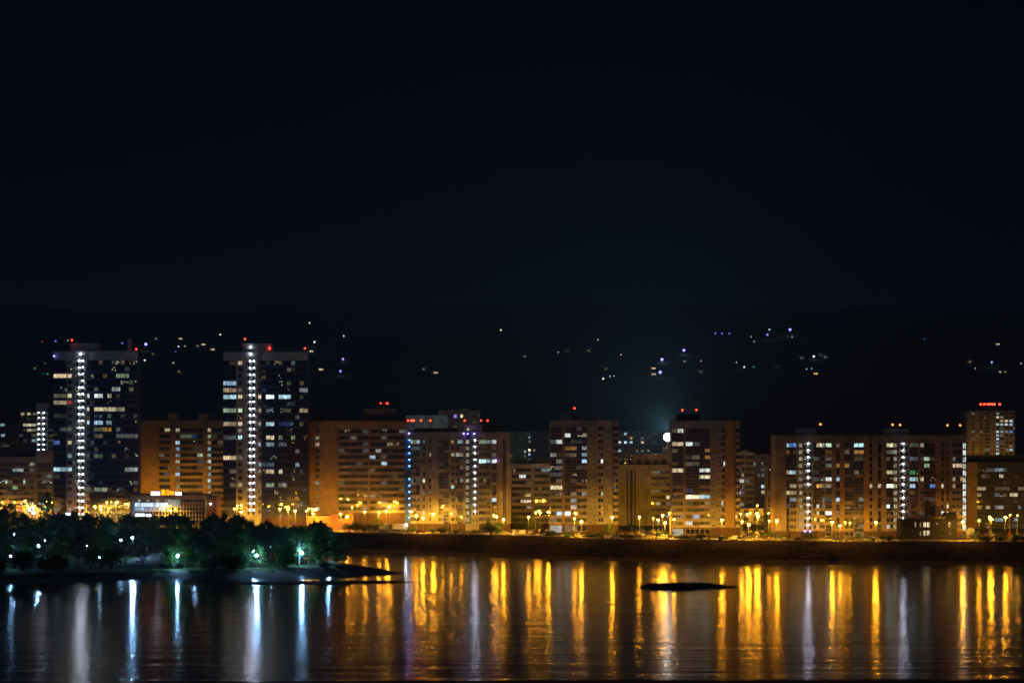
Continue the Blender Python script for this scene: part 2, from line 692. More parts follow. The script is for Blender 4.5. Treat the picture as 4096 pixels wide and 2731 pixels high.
def window_mesh(w, h, n, frame, depth=0.0, bar=False):
    key = (round(w, 1), round(h, 1), n, frame.name, depth, bar)
    if key in WIN:
        return WIN[key]
    w, h = key[0], key[1]
    mb = MB()
    t = min(0.15, w * 0.1)
    mb.box(-w / 2, w / 2, -.05, .05, -h / 2, -h / 2 + t, 0)
    mb.box(-w / 2, w / 2, -.05, .05, h / 2 - t, h / 2, 0)
    zz = (-h / 2 + t, h / 2 - t)
    xs_ = [-w / 2 + (w - t) * k / n for k in range(n + 1)]
    for x in xs_:
        mb.box(x, x + t, -.05, .05, zz[0], zz[1], 0)
    if bar:
        mb.box(-w / 2 + t, w / 2 - t, -.045, .045, h * .12, h * .12 + t, 0)
    mb.quad((-w / 2 + t, .02, zz[0]), (w / 2 - t, .02, zz[0]), (w / 2 - t, .02, zz[1]), (-w / 2 + t, .02, zz[1]), 1)
    if depth:
        for x in (-w / 2 + .01, w / 2 - .01):
            mb.quad((x, .06, -h / 2), (x, depth, -h / 2), (x, depth, h / 2), (x, .06, h / 2), 1)
    WIN[key] = mb.mesh('window_%d' % len(WIN), [frame, M_glass])
    return WIN[key]


LAMPM = {}


def stair_lamp_mesh(kind):
    if kind not in LAMPM:
        mb = MB()
        front, rim = {'w': (G_stair, G_stair_s), 'b': (G_blue_s, G_blue_s),
                      'w1': (glow('stair_lamp_weak', (.86, .86, .90), 65), G_stair_s),
                      'w2': (glow('stair_lamp_strong', (.66, .72, 1), 135), G_stair_s)}[kind]
        mb.box(-.17, .17, -.12, .12, -.12, .12, 1, front=0)
        LAMPM[kind] = mb.mesh('stair_lamp_' + kind, [front, rim])
    return LAMPM[kind]


def ball(mat, r):
    k = ('ball', mat.name, r)
    if k not in LAMPM:
        mb = MB()
        mb.ico((0, 0, 0), r)
        LAMPM[k] = mb.mesh('globe_' + mat.name, [mat])
    return LAMPM[k]


FRONTS = []  # (px0, px1, d) of every building front, for placing lamps and cars


class Building:
    def __init__(self, name, label, d, px0, px1, ytop, depth=16, wall=M_beige, zbase=None, front=True, roofmat=M_roof):
        self.d, self.px0, self.px1, self.wall = d, px0, px1, wall
        self.x0, self.x1 = X(px0, d), X(px1, d)
        self.zb = zbase if zbase is not None else gz((self.x0 + self.x1) / 2, d) - 0.15
        self.ytop = ytop
        self.zt = Z(ytop, d)
        self.depth = depth
        self.root = empty(name, ((self.x0 + self.x1) / 2, d, self.zb), label, 'building')
        self.core = box(self.root, 'wall', self.x0, self.x1, d + .75, d + depth, self.zb, self.zt - 0.25, wall)
        box(self.root, 'roof', self.x0 + .1, self.x1 - .1, d + .8, d + depth - .1, self.zt - 0.24, self.zt - 0.02, roofmat)
        self.lit = []
        if front:
            FRONTS.append((px0, px1, d))

    def rows(self, y0, dy, n):
        self.y0, self.dy, self.n = y0, dy, n
        return self

    def find_lit(self, xa, xb, y):
        for (a, b, ly, c, lev) in self.lit:
            if abs(ly - y) < self.dy * 0.5:
                ov = min(b, xb) - max(a, xa)
                if ov > 0.38 * min(b - a, xb - xa):
                    return c, lev
        return None

    def panel(self, name, xa, xb, za, zb, off, mat, thick=.3, gap=.035):
        return box(self.root, name, xa + gap, xb - gap, self.d + off, self.d + off + thick, za + gap, zb - gap, mat)

    def window(self, name, pa, pb, ya, yb, off, m, frame, glass=None, depth=0.0, bar=False, dim=0.07, rz=0, force=None):
        d = self.d
        xa, xb, za, zb = X(pa, d), X(pb, d), Z(yb, d), Z(ya, d)
        me = window_mesh(xb - xa, zb - za, m, frame, depth, bar)
        c = Vector(((xa + xb) / 2, d + off + .12, (za + zb) / 2)) - self.root.location
        o = link(name, me, self.root, c, rz=rz)
        lit = force or self.find_lit(pa, pb, (ya + yb) / 2)
        if lit is None and R.random() < dim:
            lit = (R.choice(['warm', 'yel', 'white', 'warm', 'cyan', 'green']), R.choice([0, 0, 0, 1]))
        mat = lit_pane(*lit) if lit else glass
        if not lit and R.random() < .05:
            mat = glint_pane(R.choice(['orange', 'warm', 'yel', 'white']))
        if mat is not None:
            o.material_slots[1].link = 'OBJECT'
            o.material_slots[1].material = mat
        return o

    def cap(self, pa, pb, mat, off=0.0):
        """parapet panel between the top row and the roof line"""
        d = self.d
        za = Z(self.y0 - self.dy * .5, d)
        if self.zt - za > .2:
            self.panel('parapet_panel', X(pa, d), X(pb, d), za, self.zt, off, mat, .5)

    def foot(self, pa, pb, mat, off=0.0, kind=None):
        d = self.d
        zt = Z(self.y0 + self.dy * (self.n - .5), d)
        if zt - self.zb < .4:
            return
        xa, xb = X(pa, d), X(pb, d)
        if kind and zt - self.zb > 2.2:
            h = zt - self.zb
            self.panel('plinth_panel', xa, xb, self.zb, self.zb + (.3 if kind == 'shop' else .9), off, mat)
            y1, y0 = HORIZON + (HCAM - self.zb - (.3 if kind == 'shop' else .9)) * FPX / d, HORIZON + (HCAM - zt + .5) * FPX / d
            self.panel('plinth_panel', xa, xb, zt - .5, zt, off, mat)
            nb = max(1, round((xb - xa) / 2.2))
            self.window('ground_floor_window', pa, pb, y0, y1, off + .05, nb, M_frame,
                        force=('white', 2) if kind == 'shop' else (('warm', 1) if R.random() < .3 else None))
        else:
            nb = max(1, round((xb - xa) / 6))
            for k in range(nb):
                self.panel('plinth_panel', xa + (xb - xa) * k / nb, xa + (xb - xa) * (k + 1) / nb, self.zb, zt, off, mat)

    def strip(self, kind, pa, pb, mat=None, n=1, m=2, sp=.36, off=0.0, spm=None, frame=M_frame, glass=None, dim=.07,
              lamps=(.5,), foot=M_brown, fkind=None, capm=None, skip=(), bar=False, lampk='w', force=None, rowsel=None):
        """one vertical strip of the facade, pa..pb in photo pixels"""
        d, mat = self.d, mat or self.wall
        spm = spm or mat
        xa, xb = X(pa, d), X(pb, d)
        self.cap(pa, pb, capm or mat, min(off, 0))
        self.foot(pa, pb, foot, min(off, 0) if kind != 's' else 0, fkind)
        for k in range(self.n):
            if rowsel and k not in rowsel:
                continue
            yt, yb = self.y0 + (k - .5) * self.dy, self.y0 + (k + .5) * self.dy
            zt, zb = Z(yt, d), Z(yb, d)
            fh = zt - zb
            if kind == 'b':
                for j in range(n):
                    self.panel('wall_panel', xa + (xb - xa) * j / n, xa + (xb - xa) * (j + 1) / n, zb, zt, off, mat)
            elif kind in 'wg':
                sm = spm[k % len(spm)] if isinstance(spm, (list, tuple)) else spm
                self.panel('spandrel_panel', xa, xb, zb, zb + fh * sp, off, sm, .3 if kind == 'w' else .75 - off, .02)
                ysill, yhead = yb - self.dy * sp, yt + self.dy * .03
                for j in range(n):
                    p0, p1 = pa + (pb - pa) * j / n, pa + (pb - pa) * (j + 1) / n
                    self.window('window' if kind == 'w' else 'balcony_window', p0, p1, yhead, ysill, off, m, frame, glass,
                                depth=0.0 if kind == 'w' else round(.6 - off, 1), bar=bar, dim=dim,
                                force=force[k] if isinstance(force, dict) and k in force else
                                (force if isinstance(force, tuple) else None))
            elif kind in 'so':
                r = 1.0
                # alcove: slab, parapet, back wall, cheeks, lamp under the slab
                self.panel('alcove_wall', xa, xb, zb + .2, zt, r - .27, mat, .2, 0.0)
                self.panel('balcony_slab', xa, xb, zb, zb + .2, -.15, mat, 1.1, 0.01)
                self.panel('balcony_parapet', xa, xb, zb + .2, zb + .2 + fh * sp, -.12, spm, .12, 0.01)
                if kind == 's' and (xb - xa) > 2.4:
                    w_ = (xb - xa)
                    for q in (.16, .62):
                        yy1, yy0 = yb - self.dy * .10, yt + self.dy * .25
                        self.window('balcony_door', pa + (pb - pa) * q, pa + (pb - pa) * (q + .2), yy0, yy1, .48, 1,
                                    M_frame, dim=.05)
                if k not in skip:
                    for u in lamps:
                        x = xa + (xb - xa) * u
                        if R.random() < .03:
                            continue
                        link('stair_lamp', stair_lamp_mesh(lampk if lampk != 'w' else R.choice(['w', 'w', 'w1', 'w2', 'w1'])), self.root,
                             Vector((x, d + .02, zt - .24)) - self.root.location, rx=math.radians(-12))

    def block(self, pa, pb, ya, yb, off, depth, mat, name='penthouse'):
        d = self.d + off
        o = box(self.root, name, X(pa, d), X(pb, d), d, d + depth, Z(yb, d), Z(ya, d), mat)
        return o

    def beacon(self, px, py, off=4.0, mat=None, r=.42, ybase=None):
        d = self.d + off
        mat = mat or G_red
        L = self.root.location
        zt = Z(py, d)
        z0 = min(Z(ybase, d) if ybase else self.zt, zt - .5)
        mast = box(self.root, 'beacon_mast', X(px, d) - .07, X(px, d) + .07, d - .07, d + .07, z0, zt - r * .7, M_metal_d)
        o = link('beacon_light', ball(mat, r), self.root, Vector((X(px, d), d, zt)) - L)
        return o


# ------------------------------------------------------------------ twin glass towers
def tower(name, label, d, x0, cr, pa, ptop, pbot, small, stair, rsmall, right, yl, dy, n, lamp_px, lit, head=1):
    b = Building(name, label, d, pa[0], right[1], ptop, 9, M_navy)
    b.wall = M_conc
    b.rows(yl + dy * .38, dy, n)
    b.lit = lit
    b.strip('g', pa[0], pa[1], M_conc, n=2, m=4, sp=.30, spm=M_navy, off=-.5, frame=M_frame_t, glass=M_glass_b, foot=M_conc)
    b.strip('b', pa[1], small[0], M_conc, foot=M_conc)
    b.strip('w', small[0], small[1], M_conc, m=2, sp=.34, foot=M_conc)
    b.strip('b', small[1], stair[0], M_conc, foot=M_conc)
    b.strip('s', stair[0], stair[1], M_conc, sp=.16,
            lamps=[(p - stair[0]) / (stair[1] - stair[0]) for p in lamp_px], foot=M_conc)
    b.strip('b', stair[1], rsmall[0], M_conc, foot=M_conc)
    b.strip('w', rsmall[0], rsmall[1], M_conc, m=2, sp=.34, foot=M_conc)
    # bulging glazed wing: 7 bays on an arc in plan
    nb = 11
    sag = 3.2
    r0, r1 = right
    pts = []
    for j in range(nb + 1):
        t = -1 + 2 * j / nb
        px = r0 + (r1 - r0) * j / nb
        dd = d - sag * (1 - t * t) - .2
        pts.append((px, dd))
    L = b.root.location
    for k in range(n):
        yt, yb = b.y0 + (k - .5) * dy, b.y0 + (k + .5) * dy
        mb = MB()
        zt, zb = Z(yt, d), Z(yb, d)
        fh = zt - zb
        for (p0, d0), (p1, d1) in zip(pts, pts[1:]):
            a, c = Vector((X(p0, d0), d0 - .12, 0)) - L, Vector((X(p1, d1), d1 - .12, 0)) - L
            z0, z1 = zb - L.z, zb + fh * .30 - L.z
            mb.quad((a.x, a.y, z0), (c.x, c.y, z0), (c.x, c.y, z1), (a.x, a.y, z1))
            mb.quad((a.x, a.y, z1), (c.x, c.y, z1), (c.x, 1.0, z1), (a.x, 1.0, z1))
            mb.quad((a.x, 1.0, z0), (c.x, 1.0, z0), (c.x, c.y, z0), (a.x, a.y, z0))
        link('balcony_parapet', mb.mesh('balcony_parapet', [M_navy]), b.root)
        for j in range(nb):
            (p0, d0), (p1, d1) = pts[j], pts[j + 1]
            a, c = Vector((X(p0, d0), d0, 0)), Vector((X(p1, d1), d1, 0))
            w = (c - a).length
            hwin = fh * .66
            me = window_mesh(w, hwin, 3, M_frame_t)
            mid = (a + c) / 2
            o = link('balcony_window', me, b.root, Vector((mid.x, mid.y + .1, zb + fh * .30 + hwin / 2)) - L,
                     rz=math.atan2(c.y - a.y, c.x - a.x))
            lt = b.find_lit(p0, p1, (yt + yb) / 2)
            if lt is None and R.random() < .10:
                lt = (R.choice(['warm', 'white', 'cyan', 'green', 'yel']), R.choice([0, 0, 1]))
            o.material_slots[1].link = 'OBJECT'
            o.material_slots[1].material = lit_pane(*lt) if lt else (glint_pane(R.choice(['orange', 'white', 'cyan', 'yel', 'green'])) if R.random() < .14 else M_glass_b)
    # crown band and lowest storey follow the arc
    for nm, z0, z1, mt in (('crown_band', Z(b.y0 - dy * .5, d), b.zt, M_conc), ('plinth_panel', b.zb, Z(b.y0 + dy * (n - .5), d), M_brown)):
        if z1 - z0 < .3:
            continue
        mb = MB()
        for (p0, d0), (p1, d1) in zip(pts, pts[1:]):
            a, c = Vector((X(p0, d0), d0 - .15, 0)) - L, Vector((X(p1, d1), d1 - .15, 0)) - L
            mb.quad((a.x, a.y, z0 - L.z), (c.x, c.y, z0 - L.z), (c.x, c.y, z1 - L.z), (a.x, a.y, z1 - L.z))
            mb.quad((a.x, a.y, z1 - L.z), (c.x, c.y, z1 - L.z), (c.x, 1.0, z1 - L.z), (a.x, 1.0, z1 - L.z))
        link(nm, mb.mesh(nm, [mt]), b.root)
    return b


c1 = cropper(0, 1280, .5231)
c2 = cropper(500, 1280, .5229)


def rowlit(cr, base, step, spec):
    """spec: {row: [(xa, xb, colour, level)]} in crop pixels -> lit list in photo pixels"""
    out = []
    for k, items in spec.items():
        for xa, xb, c, lev in items:
            x0_, y_ = cr(xa, base + step * k)
            out.append((x0_, cr(xb, 0)[0], y_, c, lev))
    return out


D1 = 1128
lit1 = rowlit(c1, 332, 51, {
    0: [(755, 790, 'warm', 1), (865, 890, 'white', 0)],
    2: [(418, 500, 'warm', 3), (515, 552, 'warm', 3), (800, 822, 'orange', 1), (905, 980, 'green', 2)],
    4: [(850, 920, 'white', 2)], 5: [(430, 485, 'yel', 1), (500, 552, 'yel', 3), (665, 697, 'white', 3), (735, 782, 'white', 3), (825, 838, 'yel', 2)],
    6: [(430, 482, 'yel', 2), (515, 550, 'red', 2)],
    7: [(665, 692, 'yel', 3), (712, 760, 'warm', 3), (760, 876, 'yel', 3), (905, 945, 'yel', 2)],
    9: [(665, 692, 'cyan', 3), (728, 782, 'lblue', 3), (820, 832, 'cyan', 2)],
    10: [(450, 480, 'white', 1), (515, 548, 'green', 1), (728, 782, 'yel', 1), (800, 840, 'orange', 2), (905, 920, 'white', 1)],
    11: [(900, 942, 'white', 1), (975, 996, 'white', 1), (738, 778, 'yel', 1)],
    12: [(428, 462, 'blue', 2), (513, 548, 'warm', 3)],
    14: [(513, 548, 'cyan', 2), (665, 692, 'green', 1), (735, 768, 'green', 1), (848, 862, 'yel', 1)],
    16: [(428, 502, 'cyan', 3), (510, 547, 'cyan', 3), (980, 996, 'white', 2), (1020, 1045, 'white', 2)],
    19: [(663, 685, 'green', 2), (730, 778, 'green', 2), (802, 830, 'yel', 2)], 20: [(510, 545, 'purple', 1)],
    22: [(430, 470, 'white', 1), (512, 545, 'white', 2)]})
T1 = tower('residential_tower', 'tall dark glass tower at the left with curved wing and white lit stair column', D1, 0, c1,
           (c1(410, 0)[0], c1(508, 0)[0]), 1405, 0, (c1(516, 0)[0], c1(550, 0)[0]), (c1(570, 0)[0], c1(652, 0)[0]),
           (c1(664, 0)[0], c1(684, 0)[0]), (c1(686, 0)[0], c1(1054, 0)[0]), 1443.0, 26.68, 24, (316.5, 330.5), lit1)
T1.block(c1(540, 0)[0], c1(762, 0)[0], 1373, 1406, 3, 10, M_conc)
for p in ((288, 1360), (545, 1396)):
    T1.beacon(*p, off=1.5)
T1.beacon(216, 1424, off=-1.4, mat=G_violet, r=.35, ybase=1436)
T1.beacon(322, 1415, off=-.6, mat=G_stair, r=.22, ybase=1420)
T1.block(c1(975, 0)[0], c1(1003, 0)[0], 1354, 1410, 8, 3, M_conc, 'vent_stack')

D2 = 1140
lit2 = rowlit(c2, 334, 51.7, {
    0: [(866, 902, 'warm', 3)], 3: [(760, 828, 'lblue', 3)],
    4: [(778, 828, 'warm', 2), (866, 897, 'warm', 1), (1045, 1062, 'blue', 1), (1330, 1380, 'white', 2)],
    5: [(776, 832, 'cyan', 3), (864, 897, 'warm', 3), (1018, 1045, 'yel', 3), (1080, 1142, 'white', 4), (1162, 1252, 'cyan', 3)],
    6: [(1235, 1252, 'white', 0)],
    7: [(776, 828, 'green', 2), (845, 897, 'green', 3), (1018, 1045, 'yel', 2), (1090, 1118, 'white', 1), (1195, 1252, 'warm', 1), (1328, 1398, 'warm', 2)],
    8: [(1305, 1342, 'white', 1)],
    9: [(758, 845, 'warm', 2), (864, 897, 'warm', 3), (1018, 1045, 'green', 2), (1086, 1142, 'cyan', 3), (1170, 1256, 'blue', 1)],
    10: [(864, 897, 'yel', 2)], 11: [(778, 828, 'white', 1), (845, 897, 'cyan', 3), (1086, 1140, 'warm', 3), (1172, 1197, 'green', 2), (1280, 1292, 'green', 2)],
    12: [(1018, 1045, 'lblue', 3), (1088, 1138, 'cyan', 2), (1165, 1222, 'white', 1)],
    14: [(776, 822, 'warm', 3), (864, 892, 'warm', 1)], 15: [(1018, 1045, 'cyan', 2), (1062, 1132, 'cyan', 1), (1305, 1332, 'lblue', 2)],
    16: [(1018, 1045, 'white', 2), (1083, 1138, 'warm', 3), (1170, 1192, 'yel', 3)],
    18: [(805, 830, 'warm', 1), (858, 892, 'warm', 3), (1018, 1045, 'yel', 2), (1080, 1142, 'green', 2), (1168, 1197, 'yel', 2), (1230, 1242, 'white', 2)]})
T2 = tower('residential_tower', 'tall dark glass tower right of the low gym with the longest white stair column', D2, 0, c2,
           (c2(752, 0)[0], c2(850, 0)[0]), 1408, 0, (c2(864, 0)[0], c2(897, 0)[0]), (c2(920, 0)[0], c2(1005, 0)[0]),
           (c2(1018, 0)[0], c2(1043, 0)[0]), (c2(1046, 0)[0], c2(1398, 0)[0]), 1445.0, 27.05, 23, (1000.5, 1015.0), lit2)
T2.block(c2(898, 0)[0], c2(1120, 0)[0], 1374, 1409, 3, 10, M_conc)
for p in ((980, 1356), (1078, 1393), (1220, 1393)):
    T2.beacon(*p, off=2.5)
T2.beacon(1003, 1388, off=2.7, mat=G_stair, r=.22, ybase=1395)
T2.beacon(1002, 1416, off=-.6, mat=G_stair, r=.22, ybase=1420)

# ------------------------------------------------------------------ brick slab between the towers
b = Building('brick_apartment_block', 'orange brick apartment block standing between the two glass towers', 1205, 551, 892, 1680, 15, M_brick)
b.rows(c2(0, 848)[1], 25.2, 13)
b.lit = rowlit(c2, 848, 48.2, {0: [(308, 345, 'yel', 2), (388, 418, 'yel', 2), (632, 658, 'yel', 2)],
                               1: [(425, 490, 'green', 1), (520, 555, 'blue', 1), (632, 658, 'green', 2)],
                               2: [(388, 418, 'lblue', 3), (632, 658, 'warm', 2), (708, 740, 'yel', 1)], 3: [(388, 418, 'lblue', 2), (632, 658, 'cyan', 2), (520, 580, 'white', 0)],
                               4: [(260, 283, 'yel', 1), (388, 418, 'lblue', 2), (550, 595, 'green', 2), (632, 658, 'cyan', 2)],
                               5: [(388, 418, 'yel', 2), (560, 595, 'blue', 1), (632, 658, 'white', 3)], 6: [(388, 418, 'yel', 1), (632, 658, 'white', 2)],
                               7: [(388, 418, 'lblue', 3), (632, 658, 'cyan', 2), (310, 330, 'lblue', 1)], 8: [(388, 418, 'yel', 1), (632, 658, 'cyan', 3)],
                               9: [(388, 418, 'green', 2), (632, 658, 'cyan', 2)], 10: [(632, 658, 'warm', 2)]})
q = lambda x: c2(x, 0)[0]
b.strip('b', 551, q(240), n=3, off=-.6)
b.strip('b', q(240), q(260))
b.strip('g', q(260), q(345), n=2, m=3, sp=.40, spm=M_pink, frame=M_frame_d)
b.strip('b', q(345), q(386))
b.strip('w', q(386), q(420), m=2)
b.strip('g', q(420), q(596), n=4, m=3, sp=.40, spm=M_pink, frame=M_frame_d)
b.strip('b', q(596), q(630), off=-.5)
b.strip('w', q(630), q(658), m=2)
b.strip('g', q(660), 892, n=2, m=3, sp=.40, spm=M_pink, frame=M_frame_d)
b.block(605, 672, 1665, 1682, 3, 8, M_darkst)
b.block(672, 706, 1655, 1682, 2, 8, M_brick)
b.block(795, 830, 1656, 1682, 2, 8, M_brick)
b.block(832, 888, 1661, 1682, 3, 8, M_darkst)

# ------------------------------------------------------------------ long brick block
c3 = cropper(1200, 1550, .4145)
q = lambda x: c3(x, 0)[0]
b = Building('brick_apartment_block', 'long brick apartment block with wide orange end wall and rows of glazed balconies', 1150, q(75), q(1030), 1683, 16, M_brick)
b.rows(c3(0, 432)[1], 25.72, 13)
b.lit = rowlit(c3, 432, 62.05, {0: [(605, 640, 'green', 1), (950, 970, 'white', 1)], 1: [(150, 190, 'green', 2), (790, 815, 'yel', 1), (500, 525, 'yel', 1)],
                                2: [(150, 190, 'yel', 2), (615, 640, 'lblue', 1), (855, 895, 'yel', 2)],
                                3: [(385, 400, 'white', 1), (610, 660, 'cyan', 1), (740, 780, 'white', 2)], 4: [(670, 722, 'lblue', 3)],
                                5: [(550, 590, 'white', 1), (795, 835, 'cyan', 3)], 6: [(675, 720, 'warm', 1)], 7: [(900, 930, 'yel', 1)],
                                8: [(150, 190, 'white', 2), (795, 810, 'white', 1)], 9: [(150, 190, 'yel', 0), (950, 975, 'warm', 1)],
                                10: [(610, 720, 'lblue', 1), (150, 190, 'yel', 0)], 11: [(800, 830, 'cyan', 1)], 12: [(150, 190, 'white', 3)]})
b.strip('b', q(75), q(148), n=2, off=-.6, foot=M_brick)
b.strip('w', q(148), q(188), m=3, off=-.6, foot=M_brick, dim=0)
b.strip('b', q(188), q(345), n=3, off=-.6, foot=M_brick)
b.strip('b', q(345), q(371), foot=M_brick)
edges = [371, 428, 487, 546, 604, 657]
for a, c in zip(edges, edges[1:]):
    b.strip('g', q(a), q(c), M_brick, n=1, m=6, sp=.38, spm=M_pink, frame=M_frame_d, dim=.08)
b.strip('b', q(657), q(672), off=-.5)
edges = [672, 728, 782, 838, 896, 955, 1030]
for a, c in zip(edges, edges[1:]):
    b.strip('g', q(a), q(c), M_brick, n=1, m=6, sp=.38, spm=M_pink, frame=M_frame_d, dim=.08)
b.block(q(120), q(420), 1658, 1684, 4, 9, M_brown)
b.block(q(430), q(700), 1662, 1684, 5, 9, M_darkst)
b.block(q(715), q(1015), 1659, 1684, 5, 9, M_darkst)

# red brick high-rises behind it
for (xa, xb, yt, lab, bea) in ((620, 920, 205, 'dark red brick rooftop block behind the long brick building with two red lights', ((780, 150), (835, 150), (848, 152))),
                               (1335, 1735, 215, 'dark red brick high-rise behind the grey block with one violet lit window', ())):
    bb = Building('red_brick_tower', lab, 1330, q(xa), q(xb), c3(0, yt)[1], 14, M_brick_r, front=False)
    bb.rows(c3(0, yt + 68)[1], 22.0, 6)
    if xa > 1000:
        bb.lit = [(q(1488), q(1530), c3(0, 285)[1], 'purple', 4), (q(1545), q(1575), c3(0, 285)[1], 'yel', 3)]
    e = 30
    x = xa
    i = 0
    while x < xb - 1:
        bb.strip('w' if i % 2 else 'b', q(x), q(min(x + e, xb)), M_brick_r, m=2, dim=.02, foot=M_brick_r)
        x += e
        i += 1
    for (bx, by) in bea:
        bb.beacon(q(bx), c3(0, by)[1], 5, r=.4)
    if xa > 1000:
        bb.block(q(1560), q(1640), c3(0, 200)[1], c3(0, 216)[1], 4, 6, M_brick_r)
bb = Building('grey_rooftop_block', 'grey windowless rooftop block behind the row of red roof lights', 1290, q(1020), q(1425), c3(0, 264)[1], 12, M_grey, front=False)
bb.rows(c3(0, 300)[1], 26, 6)
for i in range(9):
    bb.strip('b', q(1020 + 45 * i), q(1065 + 45 * i), M_grey)

# ------------------------------------------------------------------ grey 13-storey panel block
b = Building('panel_apartment_block', 'grey panel apartment block with blue lit corner and pale striped end wall', 1088, q(1012), q(2030), c3(0, 425)[1], 16, M_beige)
c6 = cropper(1580, 1600, .3509)
w = lambda x: c6(x, 0)[0]
b.rows(c6(0, 486)[1], 25.82, 13)
b.lit = rowlit(c6, 480, 73.6, {
    0: [(183, 222, 'green', 2), (252, 274, 'cyan', 3), (330, 345, 'white', 1), (655, 672, 'orange', 2), (712, 774, 'cyan', 2), (965, 1037, 'green', 2), (1056, 1074, 'cyan', 2), (1103, 1157, 'white', 3)],
    1: [(183, 222, 'lblue', 1), (252, 274, 'cyan', 1), (740, 775, 'yel', 0), (1103, 1155, 'yel', 0), (975, 1035, 'warm', 0)],
    2: [(395, 410, 'yel', 2), (645, 677, 'warm', 2), (748, 768, 'yel', 2), (690, 720, 'white', 2), (1125, 1150, 'yel', 1)],
    3: [(958, 1037, 'cyan', 4), (1043, 1084, 'cyan', 3), (1103, 1165, 'white', 4)], 4: [(755, 770, 'yel', 1)],
    6: [(318, 342, 'yel', 3), (183, 218, 'white', 1), (248, 267, 'cyan', 1), (755, 772, 'green', 2), (1003, 1032, 'green', 2), (695, 706, 'white', 1)],
    7: [(638, 674, 'cyan', 3)], 8: [(316, 340, 'yel', 2)], 9: [(1098, 1152, 'cyan', 3), (695, 708, 'green', 2)],
    11: [(316, 336, 'white', 3), (638, 667, 'warm', 2), (688, 708, 'warm', 2), (245, 262, 'white', 1), (390, 400, 'white', 1)],
    12: []})
b.strip('o', w(108), w(178), M_blue, sp=.30, spm=M_blue, lampk='b', lamps=(.8,), skip=(5,), off=-.3, capm=M_grey)
b.strip('w', w(178), w(240), n=2, m=2, spm=M_beige)
b.strip('w', w(240), w(282), m=2, spm=[M_beige, M_navy, M_beige])
b.strip('b', w(282), w(316))
b.strip('w', w(316), w(342), m=1)
b.strip('b', w(342), w(392), off=-.3)
b.strip('w', w(392), w(411), m=1)
b.strip('b', w(411), w(495))
b.strip('g', w(495), w(552), n=2, m=3, spm=[M_beige, M_navy, M_navy, M_beige])
b.strip('g', w(552), w(612), n=2, m=3, spm=[M_navy, M_beige, M_navy])
b.strip('b', w(612), w(640))
b.strip('w', w(640), w(676), m=2)
b.strip('b', w(676), w(692))
b.strip('w', w(692), w(708), m=1)
b.strip('w', w(708), w(775), n=2, m=3, spm=[M_navy, M_beige])
b.strip('b', w(775), w(806), M_grey)
b.strip('w', w(806), w(846), M_navy, m=2, sp=.30, force=('yel', 2), foot=M_grey)
b.strip('o', w(846), w(872), M_blue, sp=.34, spm=M_blue, lamps=(), foot=M_grey)
b.strip('s', w(872), w(956), M_grey, sp=.20, lamps=(.46,), foot=M_grey)
b.strip('w', w(956), w(1038), n=3, m=2, spm=M_beige)
b.strip('w', w(1042), w(1086), m=3, spm=[M_navy, M_beige, M_beige])
b.strip('b', w(1086), w(1102), M_pink)
b.strip('w', w(1102), w(1157), n=1, m=3, spm=[M_beige, M_navy])
b.strip('b', w(1157), w(1188), M_pink)
b.strip('b', w(1188), w(1232), M_cream, off=-.5)
b.strip('b', w(1232), w(1262), M_motif, off=-.35, capm=M_cream)
b.strip('b', w(1262), w(1316), M_cream, off=-.5)
# pale rib between the two dark stripes of the end wall
b.panel('pale_rib', X(w(1242), b.d), X(w(1251), b.d), b.zb + 3, b.zt - 1.2, -.6, M_cream, .3)
b.block(w(140), w(216), 1698, 1728, 1, 8, M_grey)
b.block(w(216), w(720), 1712, 1728, 4, 9, M_darkst)
b.block(w(785), w(992), 1699, 1728, 1, 8, M_grey)
b.block(w(992), w(1195), 1699, 1728, 4, 8, M_brown)
b.window('penthouse_window', w(812), w(846), 1711, 1722, .5, 2, M_frame, force=('yel', 3))
for bx in (148, 183, 200, 216, 297, 402, 795, 981, 1057):
    b.beacon(w(bx), c6(0, 232)[1], 5, r=.42, ybase=1712)
for bx, by in ((160, 378), (783, 380), (829, 383), (903, 383)):
    b.beacon(w(bx), c6(0, by)[1], -.9, mat=G_violet, r=.36, ybase=c6(0, by + 9)[1])
b.beacon(w(1150), c6(0, 688)[1], -1.0, mat=G_violet, r=.38, ybase=c6(0, 700)[1])

# ------------------------------------------------------------------ two floral-panel towers
MOTIF = None


def motif_mesh():
    global MOTIF
    if MOTIF is None:
        mb = MB()
        rr = random.Random(3)
        for (cx, cz, s) in ((-.26, .12, .36), (.24, -.16, .42), (.02, .36, .16), (-.1, -.36, .18), (.36, .34, .2)):
            for p in range(3):
                a = p * 2.09 + rr.random()
                dx, dz = math.cos(a) * s * .5, math.sin(a) * s * .5
                px_, pz_ = -dz * .42, dx * .42
                mb.poly([(cx, 0, cz), (cx + dx * .6 + px_, 0, cz + dz * .6 + pz_), (cx + dx, 0, cz + dz),
                         (cx + dx * .6 - px_, 0, cz + dz * .6 - pz_)])
        # give the stencilled leaves a little thickness
        n0 = len(mb.v)
        for f in list(mb.f):
            pts = [mb.v[i] for i in f]
            mb.poly([(x, .01, z) for x, y, z in reversed(pts)])
        MOTIF = mb.mesh('floral_motif', [M_motif])
    return MOTIF


c4 = cropper(2000, 1550, .4145)
c7 = cropper(2000, 1650, .3189)
c5 = cropper(2600, 1550, .4145)


